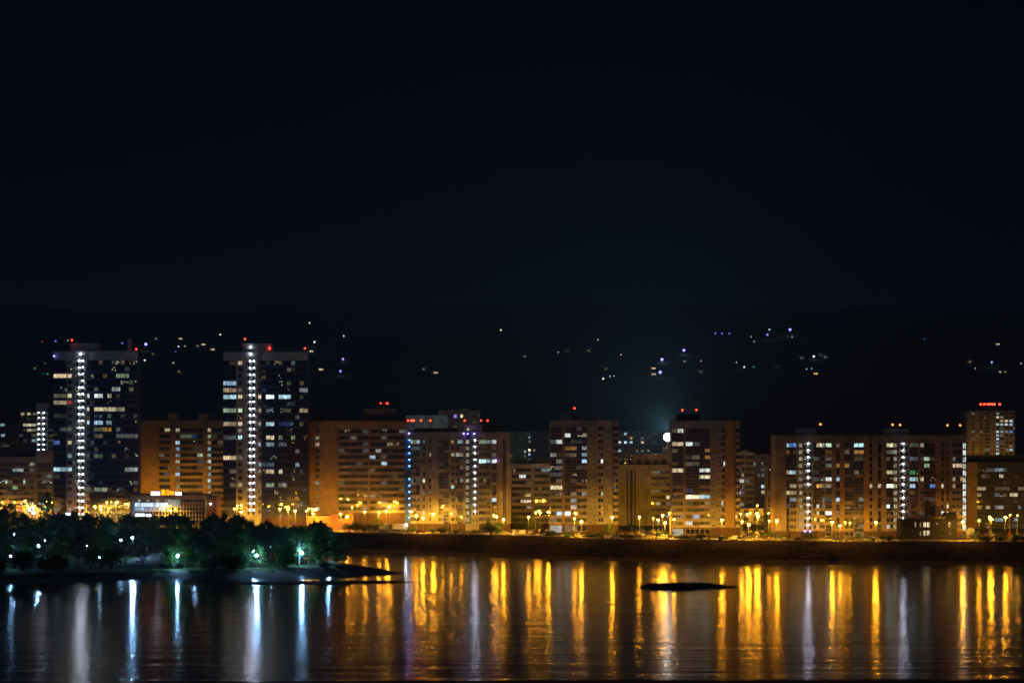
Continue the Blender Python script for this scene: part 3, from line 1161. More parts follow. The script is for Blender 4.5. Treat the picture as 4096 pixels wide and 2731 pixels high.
def floral_tower(label, d, cr, xs_, ytop, y0, dy, n, lit, end_mat, beacons, pent):
    q = lambda x: cr(x, 0)[0]
    b = Building('panel_tower_block', label, d, q(xs_[0]), q(xs_[9]), ytop, 18, M_beige)
    b.rows(y0, dy, n)
    b.lit = lit
    up = [M_navy] * 8 + [M_beige] * 9
    b.strip('g', q(xs_[0]), q(xs_[1]), n=2, m=4, sp=.3, spm=up, capm=M_grey, off=-.4, fkind='shop')
    b.strip('b', q(xs_[1]), q(xs_[2]), M_pink)
    b.strip('g', q(xs_[2]), q(xs_[3]), n=2, m=4, sp=.3, spm=[M_navy] * 10 + [M_pink] * 9, capm=M_grey, fkind='win')
    b.strip('g', q(xs_[3]), q(xs_[4]), n=2, m=3, spm=up, capm=M_grey, off=-.4, fkind='win')
    b.strip('b', q(xs_[4]), q(xs_[5]), M_beige, off=-.5)
    # floral motifs on each storey
    L = b.root.location
    xa, xb = X(q(xs_[4]), d), X(q(xs_[5]), d)
    for k in range(-1, n):
        zc = Z(y0 + k * dy, d)
        fh = dy * d / FPX
        link('floral_motif', motif_mesh(), b.root, Vector(((xa + xb) / 2, d - .52, zc)) - L,
             ((xb - xa) * .98 * (1 if k % 2 else -1), 1, fh * .98))
    b.strip('w', q(xs_[5]), q(xs_[6]), M_cream, n=2, m=1, sp=.35)
    b.strip('b', q(xs_[6]), q(xs_[7]), end_mat, n=2, off=.15)
    b.strip('b', q(xs_[7]), q(xs_[8]), M_slot, off=.4)
    b.strip('w', q(xs_[8]), q(xs_[9]), M_cream, n=2, m=1, sp=.40, off=-.2)
    for (pa, pb, ya, yb, m_) in pent:
        b.block(q(pa), q(pb), cr(0, ya)[1], cr(0, yb)[1], 3.5, 9, m_)
    for (bx, by) in beacons:
        b.beacon(q(bx), cr(0, by)[1], 5)
    return b


litD = [(a * .3189 + 2000, c * .3189 + 2000, y * .3189 + 1650, col, lev) for a, c, y, col, lev in (
    (825, 887, 297, 'white', 3), (1012, 1072, 297, 'yel', 2), (650, 700, 378, 'white', 1), (705, 760, 378, 'white', 3), (945, 985, 378, 'white', 0),
    (808, 905, 468, 'orange', 2), (948, 968, 462, 'orange', 2), (1035, 1072, 456, 'white', 2), (645, 672, 490, 'white', 2),
    (808, 940, 543, 'yel', 1), (943, 964, 540, 'yel', 3), (1050, 1070, 545, 'cyan', 2), (1008, 1073, 628, 'lblue', 3), (1260, 1282, 630, 'white', 3),
    (720, 735, 575, 'green', 2), (698, 720, 735, 'cyan', 1), (690, 706, 790, 'cyan', 1), (630, 762, 942, 'yel', 3), (940, 957, 1040, 'warm', 2),
    (1008, 1063, 1040, 'white', 2), (1256, 1276, 1040, 'green', 2), (940, 962, 1115, 'cyan', 2), (940, 960, 1195, 'lblue', 2),
    (703, 748, 1277, 'lblue', 3), (822, 885, 1280, 'cyan', 4))]
BD = floral_tower('beige tower block with dark floral panels left of the white floodlight', 1066, c4, (485, 600, 625, 740, 838, 948, 996, 1086, 1094, 1141), 1679,
                  c7(0, 213)[1], 26.05, 15, litD, M_beige, ((720, 198),), ((580, 640, 258, 314, M_grey), (700, 760, 268, 314, M_darkst), (870, 930, 290, 314, M_darkst)))
litE = [(a * .4145 + 2600, c * .4145 + 2600, y * .4145 + 1550, col, lev) for a, c, y, col, lev in (
    (245, 307, 545, 'warm', 3), (355, 424, 545, 'white', 3), (424, 458, 548, 'white', 1), (458, 482, 545, 'yel', 2), (242, 262, 420, 'yel', 1), (285, 310, 440, 'white', 3),
    (228, 262, 600, 'warm', 1), (545, 570, 628, 'orange', 2), (425, 480, 670, 'yel', 1), (510, 565, 668, 'orange', 2), (370, 390, 732, 'yel', 1), (445, 460, 725, 'yel', 1),
    (235, 262, 740, 'orange', 1), (213, 320, 806, 'yel', 3), (460, 577, 808, 'white', 3), (498, 567, 876, 'yel', 3), (355, 445, 1056, 'warm', 4), (445, 482, 1056, 'cyan', 3),
    (505, 567, 1056, 'cyan', 3), (530, 552, 1120, 'yel', 2), (443, 475, 1248, 'lblue', 3), (358, 412, 1310, 'white', 3), (705, 722, 740, 'white', 3), (692, 706, 1120, 'white', 3),
    (370, 410, 992, 'blue', 1))]
BE = floral_tower('beige tower block with dark floral panels and orange end wall right of the floodlight', 1036, c5, (215, 320, 345, 478, 580, 692, 725, 816, 824, 868), 1682,
                  c5(0, 425)[1], 26.4, 15, litE, M_brick, ((313, 217), (448, 215)), ((265, 480, 255, 322, M_darkst), (480, 590, 268, 322, M_grey)))

# ------------------------------------------------------------------ long rosy 13-storey block
F0 = cropper(3050, 1550, .4145)
q = lambda x: F0(x, 0)[0]
b = Building('panel_apartment_block', 'long rosy panel apartment block at the right with three white lit stair columns', 1022, q(120), 3865, 1739, 16, M_pink)
b.rows(F0(0, 566)[1], 27.1, 13)
o7 = (3500 - 3050) / .4145
b.lit = rowlit(F0, 566, 65.4, {
    0: [(230, 252, 'cyan', 3), (262, 327, 'blue', 3), (520, 568, 'warm', 3), (578, 600, 'white', 2), (608, 670, 'green', 3), (716, 742, 'yel', 1), (885, 985, 'cyan', 4), (985, 1015, 'cyan', 1), (1195, 1266, 'yel', 3), (1420, 1490, 'green', 1), (o7 + 438, o7 + 468, 'warm', 2)],
    1: [(230, 255, 'orange', 1), (285, 310, 'orange', 1), (622, 650, 'orange', 1), (890, 950, 'orange', 2), (1240, 1275, 'cyan', 2), (1185, 1235, 'yel', 1), (800, 815, 'yel', 1)],
    2: [(510, 530, 'cyan', 1), (895, 955, 'warm', 1), (1425, 1490, 'cyan', 1), (o7 + 498, o7 + 538, 'green', 3), (1185, 1210, 'yel', 1)],
    3: [(628, 657, 'green', 1), (712, 743, 'orange', 2), (805, 835, 'orange', 2), (o7 + 488, o7 + 528, 'green', 2), (o7 + 748, o7 + 777, 'warm', 3), (o7 + 792, o7 + 838, 'warm', 3)],
    4: [(230, 255, 'yel', 2), (258, 327, 'cyan', 3), (1200, 1266, 'yel', 3), (1435, 1478, 'grn', 2), (500, 540, 'cyan', 0), (895, 915, 'yel', 1)],
    5: [(608, 665, 'white', 3), (710, 747, 'lblue', 3), (578, 600, 'yel', 1), (1422, 1460, 'cyan', 3), (1460, 1502, 'white', 2), (492, 545, 'cyan', 1), (o7 + 438, o7 + 468, 'yel', 3), (o7 + 825, o7 + 845, 'orange', 3), (o7 + 750, o7 + 768, 'warm', 2)],
    6: [(262, 323, 'warm', 2), (522, 560, 'orange', 3), (608, 657, 'yel', 2), (578, 600, 'yel', 1), (1033, 1057, 'warm', 3), (1113, 1145, 'warm', 3), (1198, 1266, 'green', 4), (1422, 1478, 'lblue', 3), (o7 + 525, o7 + 580, 'blue', 3), (o7 + 643, o7 + 662, 'yel', 3), (o7 + 755, o7 + 777, 'warm', 2)],
    7: [(230, 248, 'warm', 3), (262, 327, 'yel', 2), (1422, 1475, 'orange', 1)],
    8: [(265, 322, 'lblue', 2), (578, 600, 'cyan', 2), (608, 657, 'cyan', 1), (710, 742, 'cyan', 3), (928, 948, 'white', 2), (1425, 1465, 'white', 0)],
    9: [(232, 258, 'blue', 1), (520, 555, 'white', 3), (1197, 1230, 'lblue', 4), (o7 + 693, o7 + 710, 'yel', 3)],
    10: [(520, 557, 'yel', 3), (605, 663, 'white', 4), (712, 738, 'white', 1), (o7 + 643, o7 + 660, 'white', 3), (o7 + 693, o7 + 710, 'yel', 3)],
    12: [(520, 553, 'yel', 2), (1198, 1222, 'white', 3)]})
b.strip('b', q(120), q(230), M_pink, n=2, off=-.4)
b.strip('w', q(230), q(262), m=1, spm=M_navy)
b.strip('w', q(262), q(327), n=2, m=2, spm=[M_brown] * 9 + [M_pink] * 9)
b.strip('b', q(327), q(349), M_grey)
b.strip('w', q(349), q(386), M_grey, m=2, sp=.34, force=('yel', 2))
b.strip('s', q(386), q(492), M_conc, sp=.14, lamps=(.53,), skip=(7,), foot=M_darkst)
b.strip('w', q(492), q(577), n=3, m=2, spm=[M_brown] * 9 + [M_pink] * 9)
b.strip('w', q(577), q(601), m=1)
b.strip('b', q(601), q(608))
b.strip('w', q(608), q(668), n=1, m=3, spm=[M_navy, M_pink], fkind='win')
b.strip('b', q(668), q(709), off=-.3)
b.strip('w', q(709), q(746), m=2, spm=[M_pink, M_navy], fkind='win')
b.strip('b', q(746), q(791), M_brick, off=-.5)
b.strip('g', q(791), q(882), n=2, m=3, spm=[M_pink, M_navy], fkind='win')
b.strip('g', q(882), q(976), n=2, m=3, spm=[M_navy, M_pink, M_navy], fkind='win')
b.strip('b', q(976), q(1034), M_brick, off=-.5)
b.strip('w', q(1034), q(1061), m=1, fkind='win')
b.strip('b', q(1061), q(1113), off=-.3)
b.strip('w', q(1113), q(1147), m=1, spm=[M_navy, M_pink])
b.strip('b', q(1147), q(1196))
b.strip('w', q(1196), q(1264), n=2, m=2, spm=[M_brown] * 10 + [M_pink] * 9)
b.strip('w', q(1264), q(1300), M_grey, m=2, sp=.34, force=('yel', 2))
b.strip('b', q(1300), q(1318), M_grey)
b.strip('s', q(1318), q(1422), M_conc, sp=.14, lamps=(.38,), foot=M_darkst)
b.strip('w', q(1422), q(1502), n=3, m=2, spm=[M_brown] * 9 + [M_pink] * 9)
b.strip('b', q(1502), q(1522), off=-.3)
b.strip('w', q(1522), q(1558), m=2)
b.strip('w', q(1558), q(o7 + 582), n=2, m=2, spm=M_brown)
b.strip('b', q(o7 + 582), q(o7 + 640), M_brick, off=-.5)
b.strip('w', q(o7 + 640), q(o7 + 664), m=1)
b.strip('b', q(o7 + 664), q(o7 + 690), M_brick)
b.strip('w', q(o7 + 690), q(o7 + 712), m=1)
b.strip('b', q(o7 + 712), q(o7 + 748))
b.strip('w', q(o7 + 748), q(o7 + 778), m=1)
b.strip('w', q(o7 + 778), q(o7 + 822), n=1, m=3)
b.strip('w', q(o7 + 822), q(o7 + 846), m=1)
b.strip('w', q(o7 + 846), 3865, M_conc, m=2, sp=.14, force=('white', 3), foot=M_darkst)
b.block(q(332), q(520), F0(0, 392)[1], 1741, 1.2, 8, M_grey)
b.block(q(1195), q(1412), F0(0, 397)[1], 1741, 1.2, 8, M_grey)
b.block(q(o7 + 590), q(o7 + 745), 1740 - 14, 1741, 4, 7, M_darkst)
for bx, by in ((560, 352), (1256, 357), (1328, 358), (o7 + 700, 362), (o7 + 822, 362)):
    b.beacon(q(bx), F0(0, by)[1], 5, mat=glow('amber_beacon', (1, .16, .03), 15), r=.38)
for bx in (410, 459):
    b.beacon(q(bx), F0(0, 1385)[1], -.7, mat=G_violet, r=.34, ybase=F0(0, 1392)[1])
BF = b

# yellow-lit slab end left of it
b = Building('panel_apartment_block', 'narrow pale slab end squeezed left of the long rosy block', 1092, q(50), q(121), F0(0, 748)[1], 14, M_cream)
b.rows(F0(0, 790)[1], 24.5, 10)
b.strip('w', q(50), q(78), m=1, spm=M_navy)
b.strip('b', q(78), q(121), M_cream)

# ------------------------------------------------------------------ dark block and far tower at the right edge
c8 = cropper(3500, 1550, .4145)
q = lambda x: c8(x, 0)[0]
b = Building('brick_apartment_block', 'dark balconied apartment block with orange end wall at the right edge', 1112, q(885), 4240, c8(0, 715)[1], 16, M_brick)
b.rows(c8(0, 803)[1], 24.9, 10)
b.lit = rowlit(c8, 803, 60.0, {0: [(1080, 1130, 'white', 1), (1160, 1215, 'lblue', 2), (1235, 1250, 'cyan', 1)], 1: [(1015, 1060, 'yel', 1), (1215, 1245, 'yel', 3)], 2: [(1240, 1265, 'yel', 0)],
                               3: [(1000, 1060, 'warm', 2), (1175, 1215, 'yel', 1), (1240, 1300, 'yel', 1), (1395, 1430, 'warm', 2)], 4: [(1010, 1035, 'yel', 2), (1320, 1365, 'yel', 3), (1240, 1265, 'warm', 1)],
                               6: [(1160, 1215, 'white', 2), (1395, 1405, 'lblue', 2), (1085, 1095, 'yel', 2)], 8: [(1170, 1215, 'cyan', 2), (1325, 1365, 'lblue', 2)]})
b.strip('b', q(885), q(985), M_brick, n=2, off=-.6)
ee = [985, 1070, 1155, 1240, 1300, 1380, 1440, 1520, 1620, 1700]
for i, (a, c) in enumerate(zip(ee, ee[1:])):
    b.strip('g', q(a), q(c), M_darkst, n=2, m=3, spm=M_darkst, frame=M_frame_d, dim=.14, fkind='win', glass=M_glass_b, capm=M_slot)
for x in (890, 990, 1090, 1190, 1290, 1390, 1490):
    b.block(q(x), q(x + 92), c8(0, 650)[1], c8(0, 722)[1], 6, 8, M_darkst)

b = Building('tower_block', 'distant tower block at the right edge with a row of red roof lights', 1850, q(878), q(1352), c8(0, 222)[1], 25, M_pink, front=False)
b.rows(c8(0, 256)[1], 14.5, 14)
b.lit = rowlit(c8, 256, 34.6, {0: [(1170, 1195, 'green', 2)], 1: [(1170, 1195, 'yel', 3), (1222, 1240, 'yel', 2)], 2: [(1205, 1240, 'warm', 3), (1245, 1290, 'yel', 3), (1295, 1330, 'white', 3)],
                               3: [(1170, 1195, 'cyan', 3), (1205, 1240, 'white', 3), (1245, 1290, 'white', 3), (1295, 1330, 'lblue', 3)], 4: [(1205, 1232, 'yel', 1), (1335, 1352, 'white', 2)],
                               5: [(1170, 1195, 'cyan', 3), (1205, 1232, 'cyan', 2), (1245, 1275, 'white', 2), (1305, 1330, 'blue', 3), (1010, 1035, 'yel', 1)], 6: [(1170, 1195, 'lblue', 3), (1205, 1230, 'yel', 2)],
                               7: [(1170, 1195, 'lblue', 3)], 8: [(1170, 1195, 'blue', 3), (1210, 1225, 'white', 1)], 9: [(1170, 1195, 'lblue', 3), (1295, 1315, 'warm', 2)],
                               10: [(1295, 1325, 'cyan', 3), (1170, 1195, 'white', 2)], 11: [(1170, 1195, 'cyan', 3)]})
ee = [878, 905, 930, 960, 1010, 1038, 1060, 1110, 1168, 1197, 1206, 1240, 1252, 1284, 1296, 1330, 1336, 1352]
kk = 'wbwbwbwbwbwbwbwbw'
for i, (a, c) in enumerate(zip(ee, ee[1:])):
    b.strip(kk[i], q(a), q(c), M_cream if a > 1200 else M_pink, n=1, m=2, dim=.12, off=0)
b.block(q(1000), q(1200), c8(0, 190)[1], c8(0, 224)[1], 5, 12, M_brick_r)
for bx in (1022, 1055, 1090, 1113, 1136, 1152, 1203):
    b.beacon(q(bx), c8(0, 160)[1], 8, r=.95, ybase=c8(0, 190)[1])

# ------------------------------------------------------------------ blocks in the gaps
q4 = lambda x: c4(x, 0)[0]
b = Building('panel_apartment_block', 'yellow-lit block with wide balconies between the grey block and the left floral tower', 1165, q4(95), q4(492), c4(0, 733)[1], 14, M_cream)
b.rows(c4(0, 806)[1], 24.9, 10)
b.lit = [(c7(a, 0)[0], c7(c, 0)[0], c7(0, y)[1], col, lev) for a, c, y, col, lev in ((520, 618, 730, 'cyan', 2), (240, 275, 808, 'white', 3), (275, 315, 808, 'white', 1), (365, 387, 1060, 'cyan', 2), (365, 387, 1135, 'cyan', 2), (275, 300, 1108, 'white', 2), (340, 355, 1185, 'white', 1), (365, 387, 1210, 'white', 3))]
for a, c, k, n_ in ((95, 112, 'b', 1), (112, 185, 'g', 2), (185, 200, 'w', 1), (200, 300, 'g', 2), (300, 330, 'b', 1), (330, 400, 'g', 2), (400, 416, 'w', 1), (416, 492, 'g', 2)):
    b.strip(k, q4(a), q4(c), M_cream, n=n_, m=3 if k == 'g' else 1, sp=.42, frame=M_frame_d, dim=.1)
b.block(q4(130), q4(260), c4(0, 690)[1], c4(0, 735)[1], 5, 8, M_darkst)
b.block(q4(300), q4(440), c4(0, 695)[1], c4(0, 735)[1], 5, 8, M_darkst)

b = Building('panel_apartment_block', 'pale block with navy-striped end wall under the floodlight mast', 1140, q4(1136), q4(1668), c4(0, 740)[1], 15, M_cream)
b.rows(c4(0, 826)[1], 25.2, 10)
b.lit = [(c4(a, 0)[0], c4(c, 0)[0], c4(0, y)[1], col, lev) for a, c, y, col, lev in ((1605, 1622, 1055, 'yel', 3), (1540, 1555, 1120, 'yel', 2), (1495, 1510, 1120, 'yel', 2), (1605, 1620, 1240, 'white', 2))]
b.strip('b', q4(1136), q4(1224), M_cream, n=3)
b.strip('b', q4(1224), q4(1238), M_navy, off=.1, capm=M_cream)
b.strip('b', q4(1238), q4(1256), M_cream)
b.strip('b', q4(1256), q4(1280), M_navy, off=.1, capm=M_cream)
b.strip('b', q4(1280), q4(1296), M_cream)
b.strip('b', q4(1296), q4(1309), M_navy, off=.1, capm=M_cream)
b.strip('b', q4(1309), q4(1424), M_cream, n=3)
b.strip('b', q4(1424), q4(1456), M_cream, off=-.4)
for a, c in ((1456, 1500), (1500, 1550), (1550, 1600), (1600, 1650)):
    b.strip('g', q4(a), q4(c), M_cream, n=1, m=4, sp=.44, frame=M_frame, dim=.15, spm=M_cream)
b.strip('b', q4(1650), q4(1668), M_cream)
b.block(q4(1283), q4(1665), c4(0, 640)[1], c4(0, 742)[1], 4, 9, M_beige)
b.block(q4(1580), q4(1632), c4(0, 580)[1], c4(0, 642)[1], 6, 6, M_beige, 'lift_housing')
for x in (1150, 1240, 1320, 1400, 1480, 1560):
    b.block(q4(x), q4(x + 44), c4(0, 700)[1], c4(0, 742)[1], 2, 1.5, M_darkst, 'vent_box')
NB = b

q5 = lambda x: c5(x, 0)[0]
b = Building('panel_tower_block', 'pale grey tower with lit windows right of the orange end wall', 1190, q5(858), q5(1003), c5(0, 622)[1], 14, M_grey)
b.rows(c5(0, 680)[1], 23.7, 10)
b.lit = [(c5(a, 0)[0], c5(c, 0)[0], c5(0, y)[1], col, lev) for a, c, y, col, lev in ((858, 880, 905, 'white', 3), (882, 905, 905, 'white', 3), (858, 880, 1018, 'blue', 3), (882, 905, 1018, 'white', 1), (858, 880, 1132, 'white', 2), (882, 908, 1132, 'green', 2), (885, 897, 850, 'yel', 2), (918, 935, 905, 'white', 1))]
for a, c, k, m_ in ((858, 882, 'w', 1), (882, 908, 'w', 2), (908, 918, 'b', 1), (918, 995, 'g', 4), (995, 1003, 'b', 1)):
    b.strip(k, q5(a), q5(c), M_grey, n=2 if k == 'g' else 1, m=m_, frame=M_frame_d, dim=.05, off=-.01 if k != 'g' else -.3)
b.block(q5(890), q5(945), c5(0, 605)[1], c5(0, 626)[1], 3, 6, M_grey)

b = Building('brick_apartment_block', 'unlit red-brown block between the grey tower and the rosy block', 1260, q5(1000), q5(1160), c5(0, 640)[1], 14, M_brick_r)
b.rows(c5(0, 690)[1], 22.5, 11)
b.lit = [(c5(a, 0)[0], c5(c, 0)[0], c5(0, y)[1], col, lev) for a, c, y, col, lev in ((1002, 1018, 755, 'cyan', 2), (1092, 1112, 765, 'cyan', 1), (1040, 1058, 850, 'white', 1), (1075, 1105, 850, 'lblue', 2), (1075, 1112, 942, 'cyan', 3), (1075, 1112, 990, 'yel', 3))]
for a, c, k in ((1000, 1020, 'w'), (1020, 1038, 'b'), (1038, 1062, 'w'), (1062, 1074, 'b'), (1074, 1114, 'w'), (1114, 1130, 'b'), (1130, 1150, 'w'), (1150, 1160, 'b')):
    b.strip(k, q5(a), q5(c), M_brick_r, m=2, dim=.03)
b = Building('low_brick_building', 'low yellow-lit wall of a flat-roofed building among lamps', 1150, q5(858), q5(1140), c5(0, 1163)[1], 20, M_cream)
b.rows(c5(0, 1205)[1], 30, 2)
for i in range(6):
    b.strip('b' if i % 2 == 0 else 'w', q5(858 + 47 * i), q5(905 + 47 * i), M_cream, m=3, dim=.2)

# far blocks lit faintly above the roofs
b = Building('far_apartment_block', 'dim olive apartment block above the yellow-lit balcony block', 1480, q4(98), q4(275), c4(0, 424)[1], 18, material('olive_panel', (.24, .26, .18), .9), front=False)
b.rows(c4(0, 450)[1], 18, 12)
b.lit = [(q4(222), q4(245), c4(0, 607)[1], 'white', 2), (q4(228), q4(240), c4(0, 640)[1], 'white', 1)]
for i in range(8):
    b.strip('wb'[i % 2], q4(98 + 22 * i), q4(120 + 22 * i), m=2, dim=.06)
b = Building('far_apartment_block', 'far reddish block with a few warm windows behind the left floral tower', 1560, q4(272), q4(500), c4(0, 420)[1], 18, material('dusky_panel', (.22, .15, .12), .9), front=False)
b.rows(c4(0, 445)[1], 17, 11)
b.lit = [(q4(a), q4(c), c4(0, y)[1], col, lev) for a, c, y, col, lev in ((384, 405, 447, 'orange', 2), (384, 410, 472, 'yel', 4), (435, 450, 468, 'grn', 2), (272, 282, 472, 'white', 2), (283, 308, 602, 'warm', 4), (310, 335, 602, 'white', 2), (283, 308, 632, 'lblue', 3), (270, 282, 520, 'white', 1))]
for i in range(10):
    b.strip('wb'[i % 2], q4(272 + 22.8 * i), q4(272 + 22.8 * (i + 1)), m=2, dim=.06)
b = Building('far_apartment_block', 'long pale block behind the floodlight halo between the floral towers', 1620, q4(1142), q4(1690), c4(0, 420)[1], 18, material('pale_far_panel', (.40, .37, .36), .9), front=False)
b.rows(c4(0, 452)[1], 17, 12)
b.lit = [(q4(a), q4(c), c4(0, y)[1], col, lev) for a, c, y, col, lev in ((1185, 1200, 465, 'green', 3), (1212, 1228, 465, 'cyan', 3), (1245, 1262, 485, 'orange', 3), (1330, 1345, 492, 'green', 2), (1150, 1165, 515, 'white', 3), (1175, 1195, 530, 'purple', 4), (1200, 1212, 515, 'lblue', 4), (1248, 1262, 518, 'cyan', 3), (1368, 1388, 517, 'yel', 3), (1160, 1180, 605, 'cyan', 3), (1222, 1235, 605, 'cyan', 2), (1310, 1460, 603, 'green', 1))]
for i in range(20):
    b.strip('wb'[i % 2], q4(1142 + 27.4 * i), q4(1142 + 27.4 * (i + 1)), m=2, dim=.05)

# ------------------------------------------------------------------ left edge blocks
cl = cropper(0, 1590, .3251)
ql = lambda x: cl(x, 0)[0]
b = Building('apartment_block', 'dark block at the far left with white double-lamp stair column', 1330, -70, ql(660), cl(0, 315)[1], 14, M_darkst)
b.rows(cl(0, 346)[1], 20.7, 8)
b.lit = [(ql(a), ql(c), cl(0, y)[1], col, lev) for a, c, y, col, lev in ((0, 25, 330, 'cyan', 2), (0, 35, 468, 'lblue', 3), (290, 440, 345, 'yel', 3), (325, 372, 405, 'warm', 3), (405, 440, 405, 'yel', 2), (400, 440, 530, 'cyan', 2), (225, 290, 470, 'white', 0), (30, 110, 590, 'white', 0))]
for a, c in ((-215, -120), (-120, -40), (-40, 60), (60, 170), (170, 230)):
    b.strip('g', ql(a), ql(c), M_darkst, n=2, m=3, spm=[M_darkst, M_darkst, M_darkst, M_orangep], frame=M_frame_d, capm=M_orangep, dim=.1)
b.strip('g', ql(230), ql(440), M_darkst, n=4, m=3, spm=[M_darkst, M_darkst, M_darkst, M_orangep], frame=M_frame_d, dim=.1, capm=M_darkst)
b.strip('s', ql(447), ql(590), M_conc, sp=.12, lamps=(.20, .62), capm=M_conc)
b.strip('g', ql(600), ql(660), M_darkst, n=1, m=3, frame=M_frame_d, dim=.3)
# raised block with two more storeys and the blank head of the stair
b2 = Building('apartment_block', 'raised upper storeys with three warm windows beside the white stair head', 1329.2, ql(228), ql(598), cl(0, 130)[1], 10, M_darkst, front=False, zbase=Z(cl(0, 250)[1], 1329.2))
b2.rows(cl(0, 210)[1], 20.7, 2)
b2.lit = [(ql(a), ql(c), cl(0, y)[1], col, lev) for a, c, y, col, lev in ((260, 300, 210, 'warm', 3), (330, 378, 210, 'warm', 3), (405, 440, 210, 'warm', 2), (330, 372, 268, 'white', 0))]
for a, c in ((228, 258), (300, 330), (378, 403), (440, 447)):
    b2.strip('b', ql(a), ql(c), M_darkst, foot=M_darkst)
for a, c in ((258, 300), (330, 378), (403, 440)):
    b2.strip('w', ql(a), ql(c), M_darkst, m=3, dim=0, foot=M_darkst)
b2.strip('s', ql(447), ql(590), M_conc, sp=.12, lamps=(.20, .62), capm=M_conc, foot=M_conc)
b2.block(ql(447), ql(590), cl(0, 68)[1], cl(0, 132)[1], .3, 6, M_conc, 'stair_head')

b = Building('panel_apartment_block', 'orange-lit balconied block at the left edge in front of the stair column', 1180, -60, ql(650), cl(0, 727)[1], 15, M_beige)
b.rows(cl(0, 830)[1], 23.4, 10)
b.lit = [(ql(a), ql(c), cl(0, y)[1], col, lev) for a, c, y, col, lev in ((400, 440, 830, 'green', 2), (140, 205, 898, 'cyan', 2), (262, 285, 898, 'white', 2), (395, 410, 895, 'white', 1), (65, 85, 1042, 'green', 3), (288, 308, 1036, 'green', 3), (95, 160, 1040, 'warm', 1), (172, 190, 1108, 'green', 2), (590, 604, 955, 'cyan', 2), (310, 330, 1040, 'warm', 0), (535, 575, 960, 'yel', 0))]
b.strip('b', -60, ql(-60), n=2)
b.strip('w', ql(-60), ql(55), n=2, m=2, spm=M_beige, glass=None)
b.strip('b', ql(55), ql(66))
b.strip('w', ql(66), ql(88), m=1)
b.strip('g', ql(88), ql(285), n=3, m=4, frame=M_frame, spm=[M_beige, M_navy, M_beige], dim=.15)
b.strip('w', ql(288), ql(310), m=1)
b.strip('g', ql(310), ql(420), n=2, m=4, frame=M_frame, spm=M_beige, dim=.15)
b.strip('b', ql(420), ql(457))
b.strip('g', ql(457), ql(640), n=3, m=4, frame=M_frame, spm=[M_navy, M_beige, M_beige], dim=.15)
b.strip('b', ql(640), ql(650))
b.block(ql(455), ql(650), cl(0, 650)[1], cl(0, 728)[1], .3, 9, M_beige)
b.block(-60, ql(400), cl(0, 655)[1], cl(0, 728)[1], 5, 8, M_darkst)

# ------------------------------------------------------------------ gym
cg = cropper(500, 1930, .17007)
qg = lambda x: cg(x, 0)[0]
DG = 1112
b = Building('gym_building', 'low glass-fronted gym with lit upper hall and roof sign between the towers', DG, qg(130), qg(1880), cg(0, 290)[1], 26, M_beige)
b.panel('fascia', b.x0, b.x1, Z(cg(0, 385)[1], DG), b.zt, -1.2, M_beige, 1.9, 0)
yrow = [385, 465, 568, 665, 760, 860, 960]
xcol = [150 + 72 * i for i in range(25)]
zb_ = b.zb
for r_ in range(len(yrow) - 1):
    za, zc = max(Z(cg(0, yrow[r_ + 1])[1], DG), zb_ + .05), Z(cg(0, yrow[r_])[1], DG)
    if zc - za < .4:
        continue
    for a, c in zip(xcol, xcol[1:]):
        mid = (a + c) / 2
        lit = None
        if 205 < mid < 1025 and r_ in (1, 2):
            lit = ('lblue', 4) if r_ == 1 else ('lblue', 3)
        elif 205 < mid < 1025 and r_ == 0:
            lit = ('warm', 2) if int((mid - 150) / 72) % 3 == 2 else ('cyan', 0)
        elif 1025 < mid < 1280 and r_ in (0, 1):
            lit = ('cyan', 2)
        elif 150 < mid < 215:
            lit = ('lblue', 1)
        elif r_ == 1 and mid > 1280:
            lit = ('orange', 0)
        xa, xb = X(qg(a), DG), X(qg(c), DG)
        me = window_mesh(xb - xa, zc - za, 1, M_frame)
        o = link('glass_pane', me, b.root, Vector(((xa + xb) / 2, DG + .2, (za + zc) / 2)) - b.root.location)
        if lit:
            o.material_slots[1].link = 'OBJECT'
            o.material_slots[1].material = lit_pane(*lit)
# side wing
bs = Building('brick_annex', 'plain brown brick annex with one small lamp right of the gym glass', DG + 6, qg(1880), qg(2150), cg(0, 325)[1], 18, M_brick_r)
bs.rows(cg(0, 395)[1], 24, 4)
for i in range(3):
    bs.strip('b', qg(1880 + 90 * i), qg(1970 + 90 * i), M_brick_r, foot=M_brick_r)
bs.beacon(qg(2008), cg(0, 497)[1], -.5, mat=glow('white_wall_lamp', (.7, 1, .95), 30), r=.3, ybase=cg(0, 505)[1])

# roof sign: three words of single lit letters
G_sign_o = glow('orange_sign_face', (1, .33, .01), 3.2)
G_sign_w = glow('white_sign_face', (.72, .74, 1.0), 9)
M_sign_side = material('sign_housing', (.05, .05, .07), .6)
sign = empty('roof_sign', (X(qg(1000), DG), DG - .6, b.zt), 'illuminated roof sign of orange letters between two white words on the gym', 'sign')


